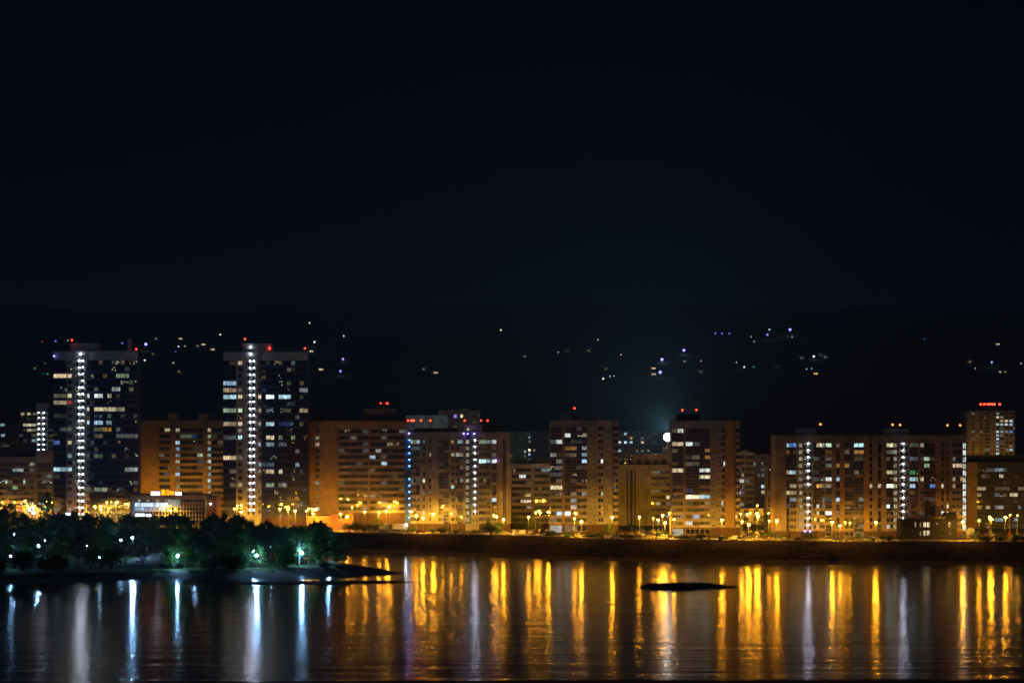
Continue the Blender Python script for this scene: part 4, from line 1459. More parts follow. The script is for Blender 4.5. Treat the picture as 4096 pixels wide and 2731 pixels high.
def letter(ch, px0, px1, y0, y1, mat, parent, d):
    cu = bpy.data.curves.new('letter', 'FONT')
    cu.body = ch
    cu.size = 1.0
    cu.extrude = .06
    cu.offset = .025
    cu.resolution_u = 2
    tmp = bpy.data.objects.new('tmp_letter', cu)
    COL.objects.link(tmp)
    dg = bpy.context.evaluated_depsgraph_get()
    me = bpy.data.meshes.new_from_object(tmp.evaluated_get(dg))
    bpy.data.objects.remove(tmp)
    xs2 = [v.co.x for v in me.vertices]
    ys2 = [v.co.y for v in me.vertices]
    sx = (X(px1, d) - X(px0, d)) / (max(xs2) - min(xs2))
    sz_ = (Z(y0, d) - Z(y1, d)) / (max(ys2) - min(ys2))
    for v in me.vertices:
        x_, y_, z_ = v.co
        v.co = ((x_ - min(xs2)) * sx, -z_ * 2.0, (y_ - min(ys2)) * sz_)
    me.materials.clear()
    me.materials.append(mat)
    return link('letter', me, parent, Vector((X(px0, d), d, Z(y1, d))) - parent.location)


s7 = cropper(595, 1945, .0595)
for ch, a, c, y0, y1 in (('N', 845, 955, 215, 585), ('R', 965, 1160, 220, 585), ('G', 1175, 1350, 215, 585), ('y', 1352, 1470, 315, 625), ('m', 1480, 1690, 315, 585)):
    letter(ch, s7(a, 0)[0], s7(c, 0)[0], s7(0, y0)[1], s7(0, y1)[1], G_sign_o, sign, DG - .6)


def blob_letters(xs_, y0, y1, mat, parent, d, cr):
    """letters too blown out to read: rounded stroke pairs"""
    for a, c in zip(xs_, xs_[1:]):
        mb = MB()
        x0_, x1_ = X(cr(a, 0)[0], d), X(cr(c, 0)[0], d)
        z0_, z1_ = Z(cr(0, y1)[1], d), Z(cr(0, y0)[1], d)
        cxx, czz, rx_, rz_ = (x0_ + x1_) / 2, (z0_ + z1_) / 2, (x1_ - x0_) * .49, (z1_ - z0_) / 2
        ring = []
        for k in range(16):
            t = 2 * math.pi * k / 16
            cxp = math.copysign(abs(math.cos(t)) ** .55, math.cos(t))
            szp = math.copysign(abs(math.sin(t)) ** .55, math.sin(t))
            ring.append((cxx + rx_ * cxp, czz + rz_ * szp))
        for i in range(16):
            (ax_, az_), (bx_, bz_) = ring[i], ring[(i + 1) % 16]
            ia, ib = ((ax_ - cxx) * .35 + cxx, (az_ - czz) * .45 + czz), ((bx_ - cxx) * .35 + cxx, (bz_ - czz) * .45 + czz)
            L_ = parent.location
            f = lambda p, y: (p[0] - L_.x, y - L_.y, p[1] - L_.z)
            mb.quad(f((ax_, az_), d), f((bx_, bz_), d), f(ib, d), f(ia, d))
            mb.quad(f((ax_, az_), d + .15), f((bx_, bz_), d + .15), f((bx_, bz_), d), f((ax_, az_), d))
        link('letter', mb.mesh('letter', [mat]), parent)


blob_letters([160, 280, 390, 480, 570, 650, 740], 350, 600, G_sign_w, sign, DG - .6, s7)
blob_letters([1785, 1900, 2000, 2085, 2190], 372, 618, G_sign_w, sign, DG - .6, s7)
box(sign, 'sign_frame', X(s7(150, 0)[0], DG), X(s7(2200, 0)[0], DG), DG - .3, DG - .1, b.zt - .1, b.zt + .35, M_metal_d)
cs = cropper(520, 2035, .04252)
sign2 = empty('entrance_sign', (X(cs(1150, 0)[0], DG), DG - 2.2, Z(cs(0, 700)[1], DG)), 'blue-white lit entrance sign low on the gym front', 'sign')
blob_letters([520, 660, 830], 440, 690, G_sign_w, sign2, DG - 2.2, cs)
blob_letters([860, 990, 1110, 1230, 1365], 445, 660, G_sign_w, sign2, DG - 2.2, cs)
blob_letters([1520, 1690, 1970], 490, 700, G_sign_w, sign2, DG - 2.2, cs)
box(sign2, 'canopy', X(cs(380, 0)[0], DG), X(cs(2020, 0)[0], DG), DG - 2.1, DG + .1, Z(cs(0, 760)[1], DG), Z(cs(0, 705)[1], DG), M_metal_d)

# ------------------------------------------------------------------ shop pavilion at the left edge
ck = cropper(50, 2000, .11054)
qk = lambda x: ck(x, 0)[0]
DS = 1128
b = Building('shop_pavilion', 'low shop row with coloured lit signs at the left edge behind the park trees', DS, qk(140), qk(1400), ck(0, 190)[1], 12, M_cream)
b.panel('fascia', b.x0, b.x1, Z(ck(0, 255)[1], DS), b.zt, -.6, M_pink, 1.2, 0)
for x in (900, 965, 1095, 430, 350):
    box(b.root, 'column', X(qk(x), DS) - .25, X(qk(x), DS) + .25, DS - .4, DS, b.zb, Z(ck(0, 257)[1], DS), M_cream)
for i in range(8):
    a = 200 + 140 * i
    b.rows(2050, 30, 1)
    b.window('shop_window', qk(a), qk(a + 120), ck(0, 290)[1], HORIZON + (HCAM - b.zb - .4) * FPX / DS, .4, 3, M_frame, force=('warm', 2) if i % 3 else ('yel', 1))


def lit_sign(px0, px1, y0, y1, col, st, off=-.9, name='shop_sign'):
    mt = glow('sign_%s_%g' % (col, st), LITCOL[col], st)
    mb = MB()
    d = DS + off
    L_ = b.root.location
    mb.box(X(px0, d) - L_.x, X(px1, d) - L_.x, d - .2 - L_.y, d - L_.y, Z(y1, d) - L_.z, Z(y0, d) - L_.z, 0, front=1)
    link(name, mb.mesh('shop_sign', [M_sign_side, mt]), b.root)


lit_sign(qk(225), qk(340), *[ck(0, v)[1] for v in (320, 395)], 'red', 3)
lit_sign(qk(575), qk(668), *[ck(0, v)[1] for v in (265, 388)], 'purple', 6)
lit_sign(qk(580), qk(662), *[ck(0, v)[1] for v in (272, 380)], 'white', 5, -1.2)
lit_sign(qk(722), qk(800), *[ck(0, v)[1] for v in (262, 340)], 'warm', 6)
lit_sign(qk(700), qk(820), *[ck(0, v)[1] for v in (390, 490)], 'lblue', 9)
lit_sign(qk(995), qk(1035), *[ck(0, v)[1] for v in (265, 345)], 'lblue', 2)
lit_sign(qk(1115), qk(1148), *[ck(0, v)[1] for v in (265, 375)], 'warm', 3)
lit_sign(qk(1178), qk(1262), *[ck(0, v)[1] for v in (228, 318)], 'grn', 3.5)
lit_sign(qk(1278), qk(1340), *[ck(0, v)[1] for v in (230, 296)], 'grn', 2.5)
for i, x in enumerate((305, 340, 545, 645, 720, 750, 965, 1005, 1080, 1125)):
    lit_sign(qk(x - 12), qk(x + 12), *[ck(0, v)[1] for v in (85, 165)], 'green' if i < 7 else 'lblue', 1.6, name='garland_lamp')
kiosk = empty('street_kiosk', (X(268, 1120), 1116, GZ), 'small kiosk with white and red lit sign at the foot of the left tower', 'kiosk')
box(kiosk, 'wall', X(202, 1116), X(284, 1116), 1116, 1120, GZ - .1, GZ + 3.0, M_darkst)
box(kiosk, 'roof', X(200, 1116), X(286, 1116), 1115.4, 1120.4, GZ + 3.02, GZ + 3.3, M_metal_d)
for (a, c, y0, y1, col, st) in ((221, 234, 2050, 2057, 'red', 3), (203, 213, 2054, 2064, 'lblue', 7), (263, 281, 2051, 2060, 'lblue', 9)):
    mt = glow('sign_%s_%g' % (col, st), LITCOL[col], st)
    mb = MB()
    L_ = kiosk.location
    mb.box(X(a, 1115) - L_.x, X(c, 1115) - L_.x, -1.2, -1.0, Z(y1, 1115) - L_.z, Z(y0, 1115) - L_.z, 0, front=1)
    link('lit_sign', mb.mesh('lit_sign', [M_sign_side, mt]), kiosk)

# low brick garages in front of the long brick block
b = Building('low_brick_building', 'low brick garages below the wide orange end wall', 1098, 1228, 1395, 2062, 14, M_brick_r)
b.rows(2085, 40, 1)
for i in range(6):
    b.strip('b', 1228 + i * 27.8, 1228 + (i + 1) * 27.8, M_brick_r, foot=M_brick_r)
b = Building('low_brick_building', 'taller brick garage with small window under the orange end wall corner', 1092, 1320, 1412, 2054, 5, M_brick_r)
b.rows(2072, 30, 1)
for i, k in enumerate('bwb'):
    b.strip(k, 1320 + i * 30.7, 1320 + (i + 1) * 30.7, M_brick_r, foot=M_brick_r, m=2)

# ------------------------------------------------------------------ dark riverside pavilion with cupola
cp = cropper(3580, 1980, .12116)
qp = lambda x: cp(x, 0)[0]
DP = 1003
b = Building('riverside_restaurant', 'dark two-storey riverside restaurant with roof terrace and cupola', DP, qp(190), qp(2055), cp(0, 790)[1], 11, M_black)
b.panel('cornice', b.x0 - .3, b.x1 + .3, Z(cp(0, 880)[1], DP), b.zt, -.5, M_black, 1.0, 0)
b.rows(cp(0, 1010)[1], 33, 2)
b.lit = [(qp(a), qp(c), cp(0, y)[1], 'orange' if False else 'warm', lev) for a, c, y, lev in ((650, 705, 1000, 2), (820, 860, 1000, 2), (935, 1010, 1000, 3), (1048, 1140, 1000, 3), (820, 860, 1285, 2), (935, 1025, 1285, 3), (1048, 1140, 1285, 3), (1765, 1825, 990, 2))]
xx = [190, 260, 390, 520, 645, 708, 820, 865, 930, 1030, 1044, 1146, 1240, 1330, 1430, 1520, 1640, 1760, 1830, 1940, 2055]
for i, (a, c) in enumerate(zip(xx, xx[1:])):
    k = 'b' if i in (0, 5, 7, 9, 11, 14, 16, 19) else 'w'
    b.strip(k, qp(a), qp(c), M_black, m=2, sp=.3, dim=0, frame=M_metal_d, foot=M_black, off=-.1 if k == 'b' else 0)
# terrace railing
xr0, xr1 = X(qp(200), DP), X(qp(1650), DP)
for i in range(31):
    x = xr0 + (xr1 - xr0) * i / 30
    box(b.root, 'railing_post', x - .05, x + .05, DP + .2, DP + .3, b.zt, b.zt + 1.1, M_metal)
box(b.root, 'railing_bar', xr0, xr1, DP + .2, DP + .3, b.zt + 1.1, b.zt + 1.18, M_metal)
box(b.root, 'railing_bar', xr0, xr1, DP + .22, DP + .28, b.zt + .55, b.zt + .6, M_metal)


def roof_lathe(name, cxp, prof, mat, dd, sides=12):
    mb = MB()
    cx_ = X(qp(cxp), dd)
    L_ = b.root.location
    pr = [(abs(X(qp(cxp + w_), dd) - cx_), Z(cp(0, y)[1], dd)) for w_, y in prof]
    for (r0, z0), (r1, z1) in zip(pr, pr[1:]):
        for k in range(sides):
            a0, a1 = 2 * math.pi * k / sides, 2 * math.pi * (k + 1) / sides
            pts = [(cx_ - L_.x + r * math.cos(a), dd - L_.y + r * math.sin(a), z - L_.z) for r, z, a in ((r0, z0, a0), (r0, z0, a1), (r1, z1, a1), (r1, z1, a0))]
            mb.quad(*pts)
    return link(name, mb.mesh(name, [mat]), b.root)


dd = DP + 6
roof_lathe('cupola_roof', 1075, ((195, 350), (205, 300), (205, 262), (70, 240), (60, 225), (62, 140), (40, 128), (2, 122)), M_metal_d, dd)
for k in range(8):
    a = 2 * math.pi * k / 8 + .2
    cx_ = X(qp(1075), dd) + math.cos(a) * 2.2
    box(b.root, 'cupola_column', cx_ - .16, cx_ + .16, dd + math.sin(a) * 2.2 - .16, dd + math.sin(a) * 2.2 + .16, b.zt - .03, Z(cp(0, 345)[1], dd), M_black)
roof_lathe('cupola_core', 1075, ((90, 790), (90, 345)), M_slot, dd, 8)
roof_lathe('gazebo_roof', 560, ((285, 618), (280, 605), (90, 565), (2, 560)), M_metal_d, dd - 1)
for xo in (300, 420, 700, 820):
    box(b.root, 'gazebo_post', X(qp(xo), dd) - .08, X(qp(xo), dd) + .08, dd - 1, dd - .84, b.zt - .03, Z(cp(0, 608)[1], dd), M_metal_d)
b.block(qp(1650), qp(2040), cp(0, 600)[1], cp(0, 795)[1], 3, 7, M_black, 'roof_room')
roof_lathe('roof_room_dome', 1850, ((205, 604), (110, 575), (2, 552)), M_metal_d, DP + 6)
RP = b

# ------------------------------------------------------------------ street lamps
POLE = None


def lamp_meshes():
    mb = MB()
    mb.tube((0, 0, 0), (0, 0, 1), .11, .07, 8)
    pole = mb.mesh('lamp_pole', [M_metal])
    mb = MB()
    mb.tube((0, .15, -.25), (0, -.9, 0.12), .05, .05, 6)
    arm = mb.mesh('lamp_arm', [M_metal])
    mb = MB()
    mb.box(-.22, .22, -1.5, -.55, .20, .36)
    for k in range(10):
        a0, a1 = 2 * math.pi * k / 10, 2 * math.pi * (k + 1) / 10
        mb.poly([(math.cos(a0) * .66, -1 + math.sin(a0) * .66, .16), (math.cos(a1) * .66, -1 + math.sin(a1) * .66, .16), (0, -1, .36)])
    head = mb.mesh('lamp_housing', [M_metal])
    return pole, arm, head


POLE, ARM, HEAD = lamp_meshes()
GLOBES = {k: None for k in (1, 2, 3)}
for k, r_ in ((1, .30), (2, .40), (3, .50)):
    mb = MB()
    mb.ico((0, -1.0, -.1), r_, 1, .8)
    GLOBES[k] = mb.mesh('lamp_globe_%d' % k, [G_sod[k]])


SPOTS = {}


def facade_beam(parent, z, size, energy=None, up=-.78):  # spot added at a lamp head to brighten the fronts behind it
    key = (size, energy)
    if key not in SPOTS:
        l_ = bpy.data.lights.new('facade_beam', 'SPOT')
        l_.energy = energy or {1: 5000, 2: 14000, 3: 26000}[size]
        l_.color = (1, .47, .03)
        l_.spot_size = math.radians(138)
        l_.spot_blend = .85
        l_.shadow_soft_size = .35
        SPOTS[key] = l_
    o = bpy.data.objects.new('facade_beam', SPOTS[key])
    o.parent = parent
    o.location = (0, -.3, z - .25)
    o.rotation_euler = Vector((0, .85, up)).to_track_quat('-Z', 'Y').to_euler()
    COL.objects.link(o)
    return o


def front_at(px, dmax=1300):
    ds = [d for a, c, d in FRONTS if a - 3 <= px <= c + 3]
    return min(ds) if ds else 1330


c5b = cropper(1300, 1980, .3827)
c4b = cropper(650, 1980, .3401)
c3b = cropper(0, 1980, .2976)
c6b = cropper(2150, 1980, .3614)
c7b = cropper(2950, 1900, .2764)
c8b = cropper(3500, 1900, .2534)
SL = []
for cr, lst in (
    (c3b, ((335, 75, 2), (30, 92, 1), (197, 92, 1), (620, 75, 1), (640, 72, 1), (702, 92, 1), (365, 135, 1), (433, 145, 1), (465, 145, 1),
           (1275, 150, 2), (1357, 188, 2), (1357, 150, 2), (1437, 95, 2), (1560, 98, 2), (1715, 120, 2), (2205, 165, 2), (2290, 200, 2))),
    (c4b, ((1560, 180, 3), (1693, 180, 2), (1718, 155, 1), (1757, 157, 2), (1790, 168, 3), (1770, 215, 2), (1380, 160, 2), (1478, 163, 2), (925, 192, 3), (848, 158, 2), (880, 120, 1))),
    (c5b, ((162, 192, 2), (230, 222, 3), (417, 172, 2), (565, 180, 2), (640, 162, 2), (670, 122, 3), (955, 210, 2), (1025, 238, 3), (1130, 192, 3), (905, 170, 1), (1225, 120, 1), (1320, 190, 1), (1425, 225, 1),
           (1765, 210, 2), (1795, 222, 2), (1865, 250, 3), (2202, 178, 2), (2238, 160, 2), (2252, 180, 1), (2128, 225, 2), (2335, 175, 3), (283, 127, 1), (340, 100, 1), (165, 35, 1), (240, 42, 1))),
    (c6b, ((410, 255, 2), (487, 288, 3), (828, 240, 3), (1130, 238, 2), (1282, 250, 1), (1337, 268, 2), (1385, 222, 3), (1413, 300, 3), (1512, 262, 2), (1460, 193, 1), (2043, 270, 3), (2250, 205, 1), (2265, 288, 2), (2322, 208, 2), (2340, 322, 3))),
    (c7b, ((187, 545, 1), (280, 548, 3), (298, 592, 3), (452, 545, 1), (460, 655, 1), (570, 655, 3), (1370, 675, 3), (1485, 728, 2), (1628, 685, 1), (1560, 680, 1), (2003, 680, 3), (285, 432, 1))),
    (c8b, ((1388, 732, 3), (1645, 710, 2), (1812, 652, 2), (1840, 690, 3), (2062, 660, 3), (2132, 625, 1), (2250, 628, 1)))):
    for x, y, s in lst:
        SL.append((*cr(x, y), s))
# lamps further along the quay, just outside the frame
SL += [(-60, 2010, 2), (-140, 2030, 2), (4160, 2068, 3), (4260, 2072, 3)]
SL.sort()
PLACE = ((-400, 'before the left edge block'), (215, 'below the left glass tower'), (522, 'in front of the gym'), (830, 'below the second glass tower'),
         (1231, 'below the wide orange end wall'), (1400, 'by the long brick block balconies'), (1628, 'before the grey panel block'),
         (2041, 'by the yellow-lit balcony block'), (2200, 'before the left floral tower'), (2473, 'before the striped end wall'),
         (2689, 'before the right floral tower'), (2958, 'in the gap left of the rosy block'), (3100, 'before the long rosy block'),
         (3866, 'before the dark right-edge block'))


def place_of(px):
    p = PLACE[0][1]
    for a, t in PLACE:
        if px >= a:
            p = t
    return p


ORD = ['first', 'second', 'third', 'fourth', 'fifth', 'sixth', 'seventh', 'eighth', 'ninth', 'tenth', 'eleventh', 'twelfth',
       'thirteenth', 'fourteenth', 'fifteenth', 'sixteenth', 'seventeenth', 'eighteenth', 'nineteenth', 'twentieth']
ORD += ['twenty-' + w_ for w_ in ORD[:9]] + ['thirtieth'] + ['thirty-' + w_ for w_ in ORD[:9]]


class Counter:
    def __init__(self):
        self.c = {}

    def __call__(self, key):
        k = self.c.get(key, 0)
        self.c[key] = k + 1
        return ORD[min(k, len(ORD) - 1)]


cnt = Counter()
LAMPS = []
for px, py, s in SL:
    d0 = D(py, GZ + 9.0)
    x0 = X(px, 1050)
    dmin, dmax = top(x0) + (3.2 if px > 1405 else 14), front_at(px) - 8.0
    d = max(dmin, min(d0, dmax))
    for pxa, pxb, dd_, dep in ((3600, 3835, 1003, 12),):
        if pxa < px < pxb and dd_ - 2 < d < dd_ + dep:
            d = dd_ + dep + 2
    x, zl = X(px, d), Z(py, d)
    g_ = gz(x, d)
    h = zl - g_
    pl = place_of(px)
    size = {1: 'small', 2: 'medium', 3: 'large'}[s]
    if h > 13.5:
        d = front_at(px) - 1.6
        x, zl = X(px, d), Z(py, d)
        root = empty('wall_lamp', (x, d + 1, zl), '%s amber wall lamp from left %s' % (cnt('w' + pl), pl), 'lamp', 'amber wall lamps')
        link('lamp_arm', ARM, root, (0, 0.4, 0))
        hd = link('lamp_housing', HEAD, root, (0, 0, 0))
        link('lamp_globe', GLOBES[s], hd)
        facade_beam(root, -1.2, 1)
    else:
        root = empty('street_lamp', (x, d + 1, g_), '%s %s amber street lamp from left %s' % (cnt(size + pl), size, pl), 'street lamp', 'amber street lamps on the far bank')
        link('pole', POLE, root, (0, 0, 0), (1, 1, h))
        link('lamp_arm', ARM, root, (0, 0, h))
        hd = link('lamp_housing', HEAD, root, (0, 0, h))
        link('lamp_globe', GLOBES[s], hd)
        facade_beam(root, h, s)
    LAMPS.append((px, d, h))

# courtyard lamps added unseen behind the gym to light the brick block
for i, px in enumerate((560, 620, 690, 760, 840)):
    d = 1166 + 6 * (i % 2)
    root = empty('street_lamp', (X(px, d), d + 1, GZ), '%s added courtyard lamp hidden behind the gym' % ORD[i], 'street lamp', 'added lamps hidden behind the gym')
    for nm, me, sc_ in (('pole', POLE, (1, 1, 9)), ('lamp_arm', ARM, None), ('lamp_housing', HEAD, None), ('lamp_globe', GLOBES[3], None)):
        link(nm, me, root, (0, 0, 0 if nm == 'pole' else 9), sc_)
    facade_beam(root, 9, 3, 12000, -.3)
for i, px in enumerate((3880, 3930, 3980, 4030)):  # unseen lamps added to light the front of the distant tower
    d = 1815
    g_ = gz(X(px, d), d)
    root = empty('street_lamp', (X(px, d), d + 1, g_), '%s added unseen lamp before the distant tower block' % ORD[i], 'street lamp', 'added lamps lighting the far tower')
    for nm, me, sc_ in (('pole', POLE, (1, 1, 9)), ('lamp_arm', ARM, None), ('lamp_housing', HEAD, None), ('lamp_globe', GLOBES[2], None)):
        link(nm, me, root, (0, 0, 0 if nm == 'pole' else 9), sc_)
    facade_beam(root, 9, 3, 5200, .1)
# park lamps
GL_P = {}
for k, r_ in ((1, .16), (2, .30), (3, .42)):
    mb = MB()
    mb.ico((0, 0, 0), r_, 1)
    GL_P[k] = mb.mesh('park_lamp_globe_%d' % k, [G_park[k]])
mb = MB()
mb.box(-.2, .2, -.2, .2, -.05, .05)
PCAP = mb.mesh('park_lamp_cap', [M_metal_d])
PARK = [(59, 2136, 3, 'blue-white park lamp high among the trees at the left edge'), (154, 2182, 3, 'starry blue-white park lamp second from the left edge'),
        (42, 2223, 2, 'lower blue-white park lamp at the left edge'), (483, 2159, 2, 'slim park lamp with lit pole at the left of the sandy square'),
        (530, 2150, 3, 'bright park lamp above the sandy square'), (778, 2160, 2, 'blue park lamp half hidden in the middle of the trees'),
        (711, 2222, 3, 'white park lamp lighting the green tree right of the sandy square'), (1015, 2203, 2, 'small upper lamp of the close pair in the park'),
        (1027, 2220, 3, 'large lower lamp of the close pair in the park'), (1207, 2210, 3, 'large violet-white park lamp second from the peninsula tip'),
        (1315, 2194, 3, 'large violet-white park lamp nearest the peninsula tip'), (181, 2161, 1, 'tiny white lamp right of the starry park lamp'),
        (348, 2181, 1, 'tiny white lamp behind the dark trees left of the square'), (398, 2228, 1, 'tiny white lamp low in the dark bushes left of the square'),
        (1083, 2184, 1, 'tiny white lamp high in the trees between the pair and the tip')]
PL_POS = []
PARK_SEEN = []
for px, py, s, lab in PARK:
    d = D(py, PZ + (8.5 if px in (483, 530) else 5.0))
    while sdist(PEN, X(px, d), d) < 4 and d > 850:
        d -= 2
    x, z = X(px, d), Z(py, d)
    g_ = land_z(x, d)
    root = empty('park_lamp', (x, d, g_), lab, 'park lamp', 'park lamps')
    link('pole', POLE, root, (0, 0, 0), (.7, .7, z - g_))
    link('lamp_cap', PCAP, root, (0, 0, z - g_ + .4))
    link('lamp_globe', GL_P[s], root, (0, 0, z - g_))
    PL_POS.append((x, d))
    PARK_SEEN.append((px, py, d))

# floodlight mast on the striped block's roof
d = NB.d + 9
zt, zb_ = Z(1748, d), Z(1790, d)
root = empty('floodlight_mast', (X(2668, d), d, zb_), 'blinding white floodlight on a short mast above the striped block', 'floodlight')
link('pole', POLE, root, (0, 0, 0), (1.3, 1.3, zt - zb_))
mb = MB()
mb.ico((0, -.3, 0), 2.1, 2, 1, 1)
mb.box(-.9, .9, 1.9, 2.3, -.7, .8, 0)
link('floodlight_head', mb.mesh('floodlight_head', [M_metal_d, G_flood]), root, (.3, -.3, zt - zb_), rx=math.radians(-8))


fl = bpy.data.lights.new('floodlight_halo_spot', 'SPOT')  # spot added above the lamp so the haze shows a halo
fl.energy = 170000
fl.color = (.55, .95, 1.0)
fl.spot_size = math.radians(176)
fl.spot_blend = 1.0
fl.shadow_soft_size = .8
flo = bpy.data.objects.new('floodlight_halo_spot', fl)
COL.objects.link(flo)
flo.parent = root
flo.location = (-.2, .2, zt - zb_ + 3.2)
flo.rotation_euler = Vector((-.25, .55, .55)).to_track_quat('-Z', 'Y').to_euler()


# ------------------------------------------------------------------ trees
def leaf_material(name, c):
    m = material(name, c, .8, .45, .9, spec=.2, rand=.25)
    nt = m.node_tree
    b_ = nt.nodes['Principled BSDF']
    tr = nt.nodes.new('ShaderNodeBsdfTranslucent')
    tr.inputs['Color'].default_value = (c[0] * 1.2, c[1] * 1.4, c[2] * .8, 1)
    mx = nt.nodes.new('ShaderNodeMixShader')
    mx.inputs[0].default_value = .35
    nt.links.new(b_.outputs[0], mx.inputs[1])
    nt.links.new(tr.outputs[0], mx.inputs[2])
    nt.links.new(mx.outputs[0], nt.nodes['Material Output'].inputs['Surface'])
    return m


M_leaf = leaf_material('leaf_green', (.075, .17, .045))
M_leaf_d = leaf_material('leaf_dark', (.045, .10, .036))
M_leaf_lit = leaf_material('leaf_lamplit', (.085, .115, .020))  # leaf copy for plants near lamps, with the lamp tint in its colour
M_needle = leaf_material('spruce_needles', (.022, .045, .022))
M_bark = material('bark', (.11, .085, .065), .95, .4, 2.0)
M_birch = material('birch_bark', (.42, .40, .37), .9, .5, 3.0)


def make_tree(seed, kind):
    """unit tree: height 1, returns (trunk mesh builder, crown mesh builder)"""
    rr = random.Random(seed)
    tk, cr_ = MB(), MB()

    def leaf(p, s):
        n_ = Vector((rr.gauss(0, 1), rr.gauss(0, 1), rr.gauss(0, .8) + .3)).normalized()
        u = n_.orthogonal().normalized()
        v = n_.cross(u)
        a = rr.random() * 6.28
        u, v = u * math.cos(a) + v * math.sin(a), v * math.cos(a) - u * math.sin(a)
        s2 = s * rr.uniform(.45, .8)
        p = Vector(p)
        cr_.poly([p - u * s, p + v * s2 * .9, p + u * s, p - v * s2])

    if kind == 'spruce':
        tk.tube((0, 0, 0), (0, 0, .97), .018, .003, 6)
        nl = 15
        for i in range(nl):
            z = .08 + .9 * i / nl
            r = .22 * (1 - z) + .012
            for j in range(9):
                a = rr.random() * 6.28
                for k in range(7):
                    t = (k + .6) / 7
                    leaf((math.cos(a) * r * t, math.sin(a) * r * t, z - .06 * t + rr.gauss(0, .006)), .022)
        for k in range(14):
            leaf((rr.gauss(0, .006), rr.gauss(0, .006), .93 + .07 * rr.random()), .012)
        return tk, cr_
    if kind == 'bush':
        for k in range(7):
            a = rr.random() * 6.28
            tk.tube((0, 0, 0), (math.cos(a) * .3, math.sin(a) * .3, .6 + rr.random() * .3), .02, .006, 5)
        lobes = [(rr.gauss(0, .26), rr.gauss(0, .26), rr.uniform(.25, .72), rr.uniform(.18, .3)) for _ in range(13)]
        for (cx_, cy_, cz_, r) in lobes:
            for k in range(85):
                v = Vector((rr.gauss(0, 1), rr.gauss(0, 1), rr.gauss(0, 1))).normalized() * r * rr.uniform(.55, 1.08)
                z = max(.02, cz_ + v.z)
                leaf((cx_ + v.x, cy_ + v.y, z), rr.uniform(.03, .06))
        return tk, cr_
    # broadleaf: leaning tapered stem, limbs, clumps along limbs
    tall = kind == 'tall'
    lean = (rr.gauss(0, .03), rr.gauss(0, .03))
    prev, rad = (0, 0, 0), .017
    stem = []
    for i in range(1, 8):
        t = i / 7 * .9
        p = (lean[0] * t * 2 + rr.gauss(0, .008), lean[1] * t * 2 + rr.gauss(0, .008), t)
        r2 = .017 * (1 - t * .92)
        tk.tube(prev, p, rad, r2, 7)
        prev, rad = p, r2
        stem.append(p)
    zc0 = .15 if tall else .14
    nlimb = 22
    for i in range(nlimb):
        t = zc0 + (.93 - zc0) * (i + rr.random() * .7) / nlimb
        si = min(6, int(t / .9 * 7))
        bp_ = Vector(stem[max(0, si - 1)])
        bp_.z = min(t, .88)
        a = i * 2.4 + rr.random() * .8
        w_ = (t - zc0) / (1 - zc0)
        env = math.sin(min(1, w_ * 1.05 + .12) * math.pi) ** .6
        L_ = (.23 if tall else .31) * env * rr.uniform(.65, 1.15) + .025
        rise = rr.uniform(.35, .9) if tall else rr.uniform(.1, .6)
        e = bp_ + Vector((math.cos(a) * L_, math.sin(a) * L_, L_ * rise))
        tk.tube(bp_, e, .0065 * (1.2 - t), .002, 5)
        ncl = 5
        for c_ in range(ncl):
            u = .35 + .75 * c_ / (ncl - 1)
            cpt = bp_.lerp(e, u) + Vector((rr.gauss(0, .02), rr.gauss(0, .02), rr.gauss(0, .02)))
            rc = rr.uniform(.036, .066)
            for k in range(30):
                v = Vector((rr.gauss(0, 1), rr.gauss(0, 1), rr.gauss(0, 1))).normalized() * rc * rr.uniform(.3, 1.15)
                leaf(cpt + v, rr.uniform(.011, .021))
    for k in range(50):
        leaf((stem[-1][0] + rr.gauss(0, .02), stem[-1][1] + rr.gauss(0, .02), .9 + rr.random() * .1), .014)
    return tk, cr_


TREES = {}
for kind, nvar in (('tall', 4), ('round', 3), ('bush', 3), ('spruce', 2)):
    for v in range(nvar):
        tk, cr_ = make_tree(100 + v * 7 + len(kind), kind)
        bark = M_birch if (kind == 'tall' and v % 2 == 0) else M_bark
        TREES[kind, v] = (tk.mesh('trunk_%s_%d' % (kind, v), [bark]), cr_.mesh('crown_%s_%d' % (kind, v), [M_leaf]))


CLEAR = []


def hides_lamp(px, d, ytop, half):
    return any(d < ld and abs(px - lx) < half and ytop < ly + 3 for lx, ly, ld in CLEAR)


def plant(name, kind, x, d, z, h, w=1.0, leaf=None, label='', group='', cat='tree', var=None):
    v = var if var is not None else R.randrange({'tall': 4, 'round': 3, 'bush': 3, 'spruce': 2}[kind])
    tkm, crm = TREES[kind, v]
    root = empty(name, (x, d, z), label, cat, group)
    root.rotation_euler = (0, 0, R.random() * 6.28)
    link('trunk' if kind != 'bush' else 'stems', tkm, root, (0, 0, 0), (h * w, h * w, h))
    o = link('crown' if kind != 'bush' else 'foliage', crm, root, (0, 0, 0), (h * w, h * w, h))
    if leaf is not None:
        o.material_slots[0].link = 'OBJECT'
        o.material_slots[0].material = leaf
    return root


